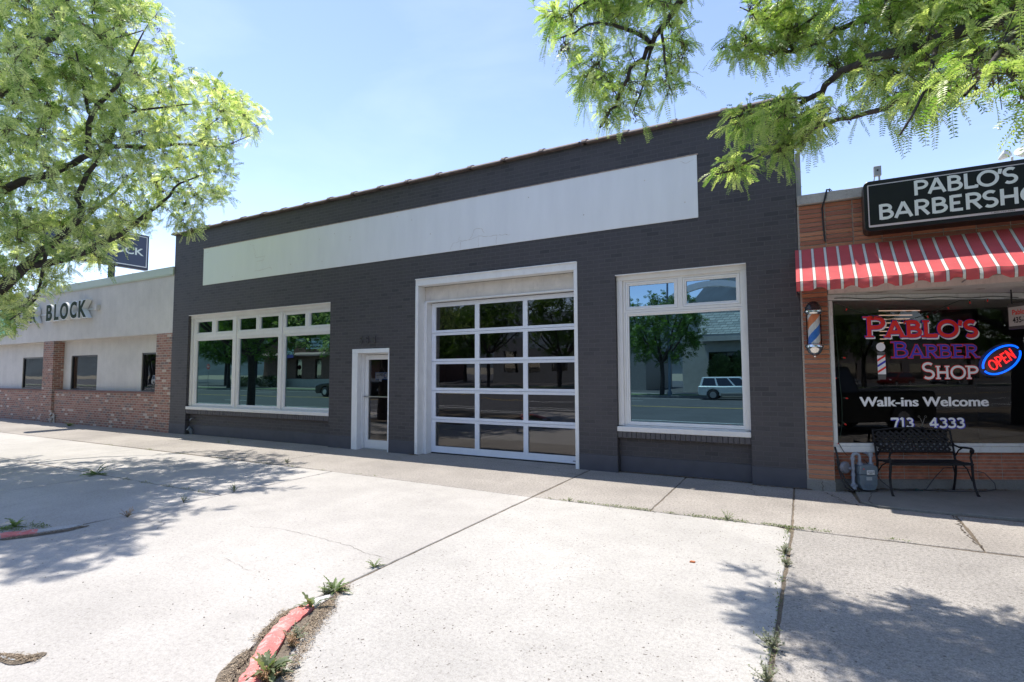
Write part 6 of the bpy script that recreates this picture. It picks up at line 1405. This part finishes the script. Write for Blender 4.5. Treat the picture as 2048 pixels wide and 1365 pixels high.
# ------------------------------------------------------------ vehicles
def car(name,label,cat,paint,kind,x,y,rz,group=None,lower=None):
    C_=thing(name,label,cat,(x,y,-.126 if y<.2 else .0),rz,group)
    L,Wd,H={'wagon':(4.7,1.72,1.50),'suv':(4.7,1.85,1.72),'sedan':(4.7,1.78,1.42),'pickup':(5.6,1.92,1.82)}[kind]
    pm=simple('paint_'+paint[0],paint[1],.25,metal=.3,spec=.6); hw=Wd/2; f=L/2
    belt=H*.60; sill=.28
    # body side outline (x,z), front towards +x; wheel arches cut in
    wx=(-L*.29,L*.305); wr_=.34 if kind!='pickup' else .40
    pts=[(-f,sill+.1),(-f,belt-.05),(-f+.08,belt)]
    if kind=='pickup': pts=[(-f,sill+.25),(-f,belt+.02),(-f+.05,belt+.05)]
    pts+=[(f*.45,belt+.02),(f*.80,belt-.06),(f-.05,belt-.20),(f,belt-.34),(f,sill+.12),(f-.1,sill)]
    def archp(cx): return [(cx+(wr_+.06)*math.cos(R(a)),wr_+(wr_+.06)*math.sin(R(a))) for a in (-10,20,50,90,130,160,190)]
    pts+=[p for p in archp(wx[1])]+[p for p in archp(wx[0])]+[(-f+.1,sill)]
    pts=[(a,max(b,sill-.03) if True else b) for a,b in pts]
    mb=MB(); mb.prism(pts,'y',-hw,hw); body=mb.build('body',pm,C_,bev=.045)
    cb={'wagon':(-f+.10,-f+.28,f*.12,f*.50),'suv':(-f+.08,-f+.28,f*.15,f*.50),'sedan':(-f*.78,-f*.42,f*.10,f*.50),'pickup':(-f*.12,-f*.04,f*.22,f*.50)}[kind]
    def frus(a,b,c,d,z0,z1,h0,h1):
        return [(a,-h0,z0),(d,-h0,z0),(d,h0,z0),(a,h0,z0),(b,-h1,z1),(c,-h1,z1),(c,h1,z1),(b,h1,z1)],[(0,3,2,1),(4,5,6,7),(0,1,5,4),(1,2,6,5),(2,3,7,6),(3,0,4,7)]
    mb=MB(); mb.add(*frus(*cb,belt-.03,H,hw-.05,hw-.22)); mb.build('cabin',pm,C_,bev=.05,smooth=False)
    mb=MB(); a,b,c,d=cb; t0,t1=.12,.88; zz=lambda t:belt-.03+(H-belt+.03)*t; hh=lambda t:hw-.05-.17*t+.006; xa=lambda t:a+(b-a)*t; xd=lambda t:d+(c-d)*t
    for sg in (1,-1):
        n=3 if kind in('wagon','suv') else 2
        for i in range(n):
            u0,u1=i/n+.02,(i+1)/n-.02; X=lambda u,t:(xa(t)+.10)+(xd(t)-xa(t)-.20)*u
            mb.add([(X(u0,t0),sg*hh(t0),zz(t0)),(X(u1,t0),sg*hh(t0),zz(t0)),(X(u1,t1),sg*hh(t1),zz(t1)),(X(u0,t1),sg*hh(t1),zz(t1))],[(0,1,2,3)])
    for X_,s in ((xd,1),(xa,-1)): mb.add([(X_(t0)+s*.012,-hh(t0)+.1,zz(t0)),(X_(t0)+s*.012,hh(t0)-.1,zz(t0)),(X_(t1)+s*.012,hh(t1)-.08,zz(t1)),(X_(t1)+s*.012,-hh(t1)+.08,zz(t1))],[(0,1,2,3)])
    mb.build('windows',simple('car_glass',(.012,.014,.016),.06,spec=.8),C_,fix=False)
    if kind=='pickup': mb=MB(); mb.box(-f+.12,-f*.14,-hw+.12,hw-.12,belt+.045,belt+.056); mb.build('bed_cover',rubber,C_)
    if lower: mb=MB(); mb.box(-L*.29+.45,L*.305-.45,-hw-.012,hw+.012,sill-.02,sill+.2); mb.box(-f-.01,-f+.25,-hw+.02,hw-.02,sill,sill+.26); mb.build('lower_cladding',simple('cladding_grey',(.16,.15,.13),.5),C_,bev=.02)
    for cx in wx:
        for sg in (1,-1):
            mb=MB(); mb.lathe([(wr_-.06,-.11),(wr_,-.09),(wr_,.09),(wr_-.06,.11)],(cx,sg*(hw-.11),wr_),22,'y'); w_=mb.build('wheel',rubber,C_,smooth=True)
            mb=MB(); mb.lathe([(.20,-.008),(.21,0),(.20,.02)],(cx,sg*(hw+.002),wr_),14,'y')
            for k in range(5): a_=k*1.2566; mb.box(cx-.01,cx+.01,sg*(hw+.01)-.012,sg*(hw+.01)+.012,wr_,wr_+.01)
            mb.build('rim',simple('rim_silver',(.45,.45,.46),.3,metal=.8),w_)
    for sg in (1,-1):
        mb=MB(); mb.box(f-.06,f+.008,sg*(hw-.22)-.15,sg*(hw-.22)+.15,belt-.33,belt-.2); mb.build('headlight',simple('lamp_clear',(.7,.7,.7),.15),C_,bev=.01)
        mb=MB(); mb.box(-f-.01,-f+.05,sg*(hw-.14)-.1,sg*(hw-.14)+.1,belt-.24,belt-.06); mb.build('tail_light',simple('lamp_red',(.45,.02,.015),.2),C_,bev=.01)
    mb=MB(); mb.box(-f-.014,-f-.008,-.15,.15,sill+.22,sill+.36); mb.build('number_plate',MATS['sign_white'],C_)
    return C_
car('station_wagon','pale silver station wagon with grey lower cladding driving on the far lane','car',('silver',(.52,.56,.55)),'wagon',-3.7,-20.2,0,lower=True)
car('pickup_truck','black pickup truck passing in the middle of the road','pickup truck',('black',(.012,.013,.015)),'pickup',-31,-12.6,math.pi)
car('pickup_truck','black pickup truck parked on the concrete right of the barber shop','pickup truck',('black',(.012,.013,.015)),'pickup',7.35,3.75,math.pi+R(10))
car('parked_car','pale grey wagon parked across the road, leftmost of the three in the barber window','car',('grey',(.35,.37,.40)),'wagon',57,-30,0,'cars parked across the road')
car('parked_car','dark red sport utility parked across the road, middle of the three','car',('red',(.22,.012,.015)),'suv',66,-29,math.pi,'cars parked across the road')
car('parked_car','dark blue grey sedan parked across the road, rightmost of the three','car',('slate',(.05,.06,.075)),'sedan',76,-28.5,math.pi,'cars parked across the road')
car('delivery_van','white van parked far across the road beyond the tree shade','car',('white',(.7,.7,.7)),'suv',-92,-31,0)
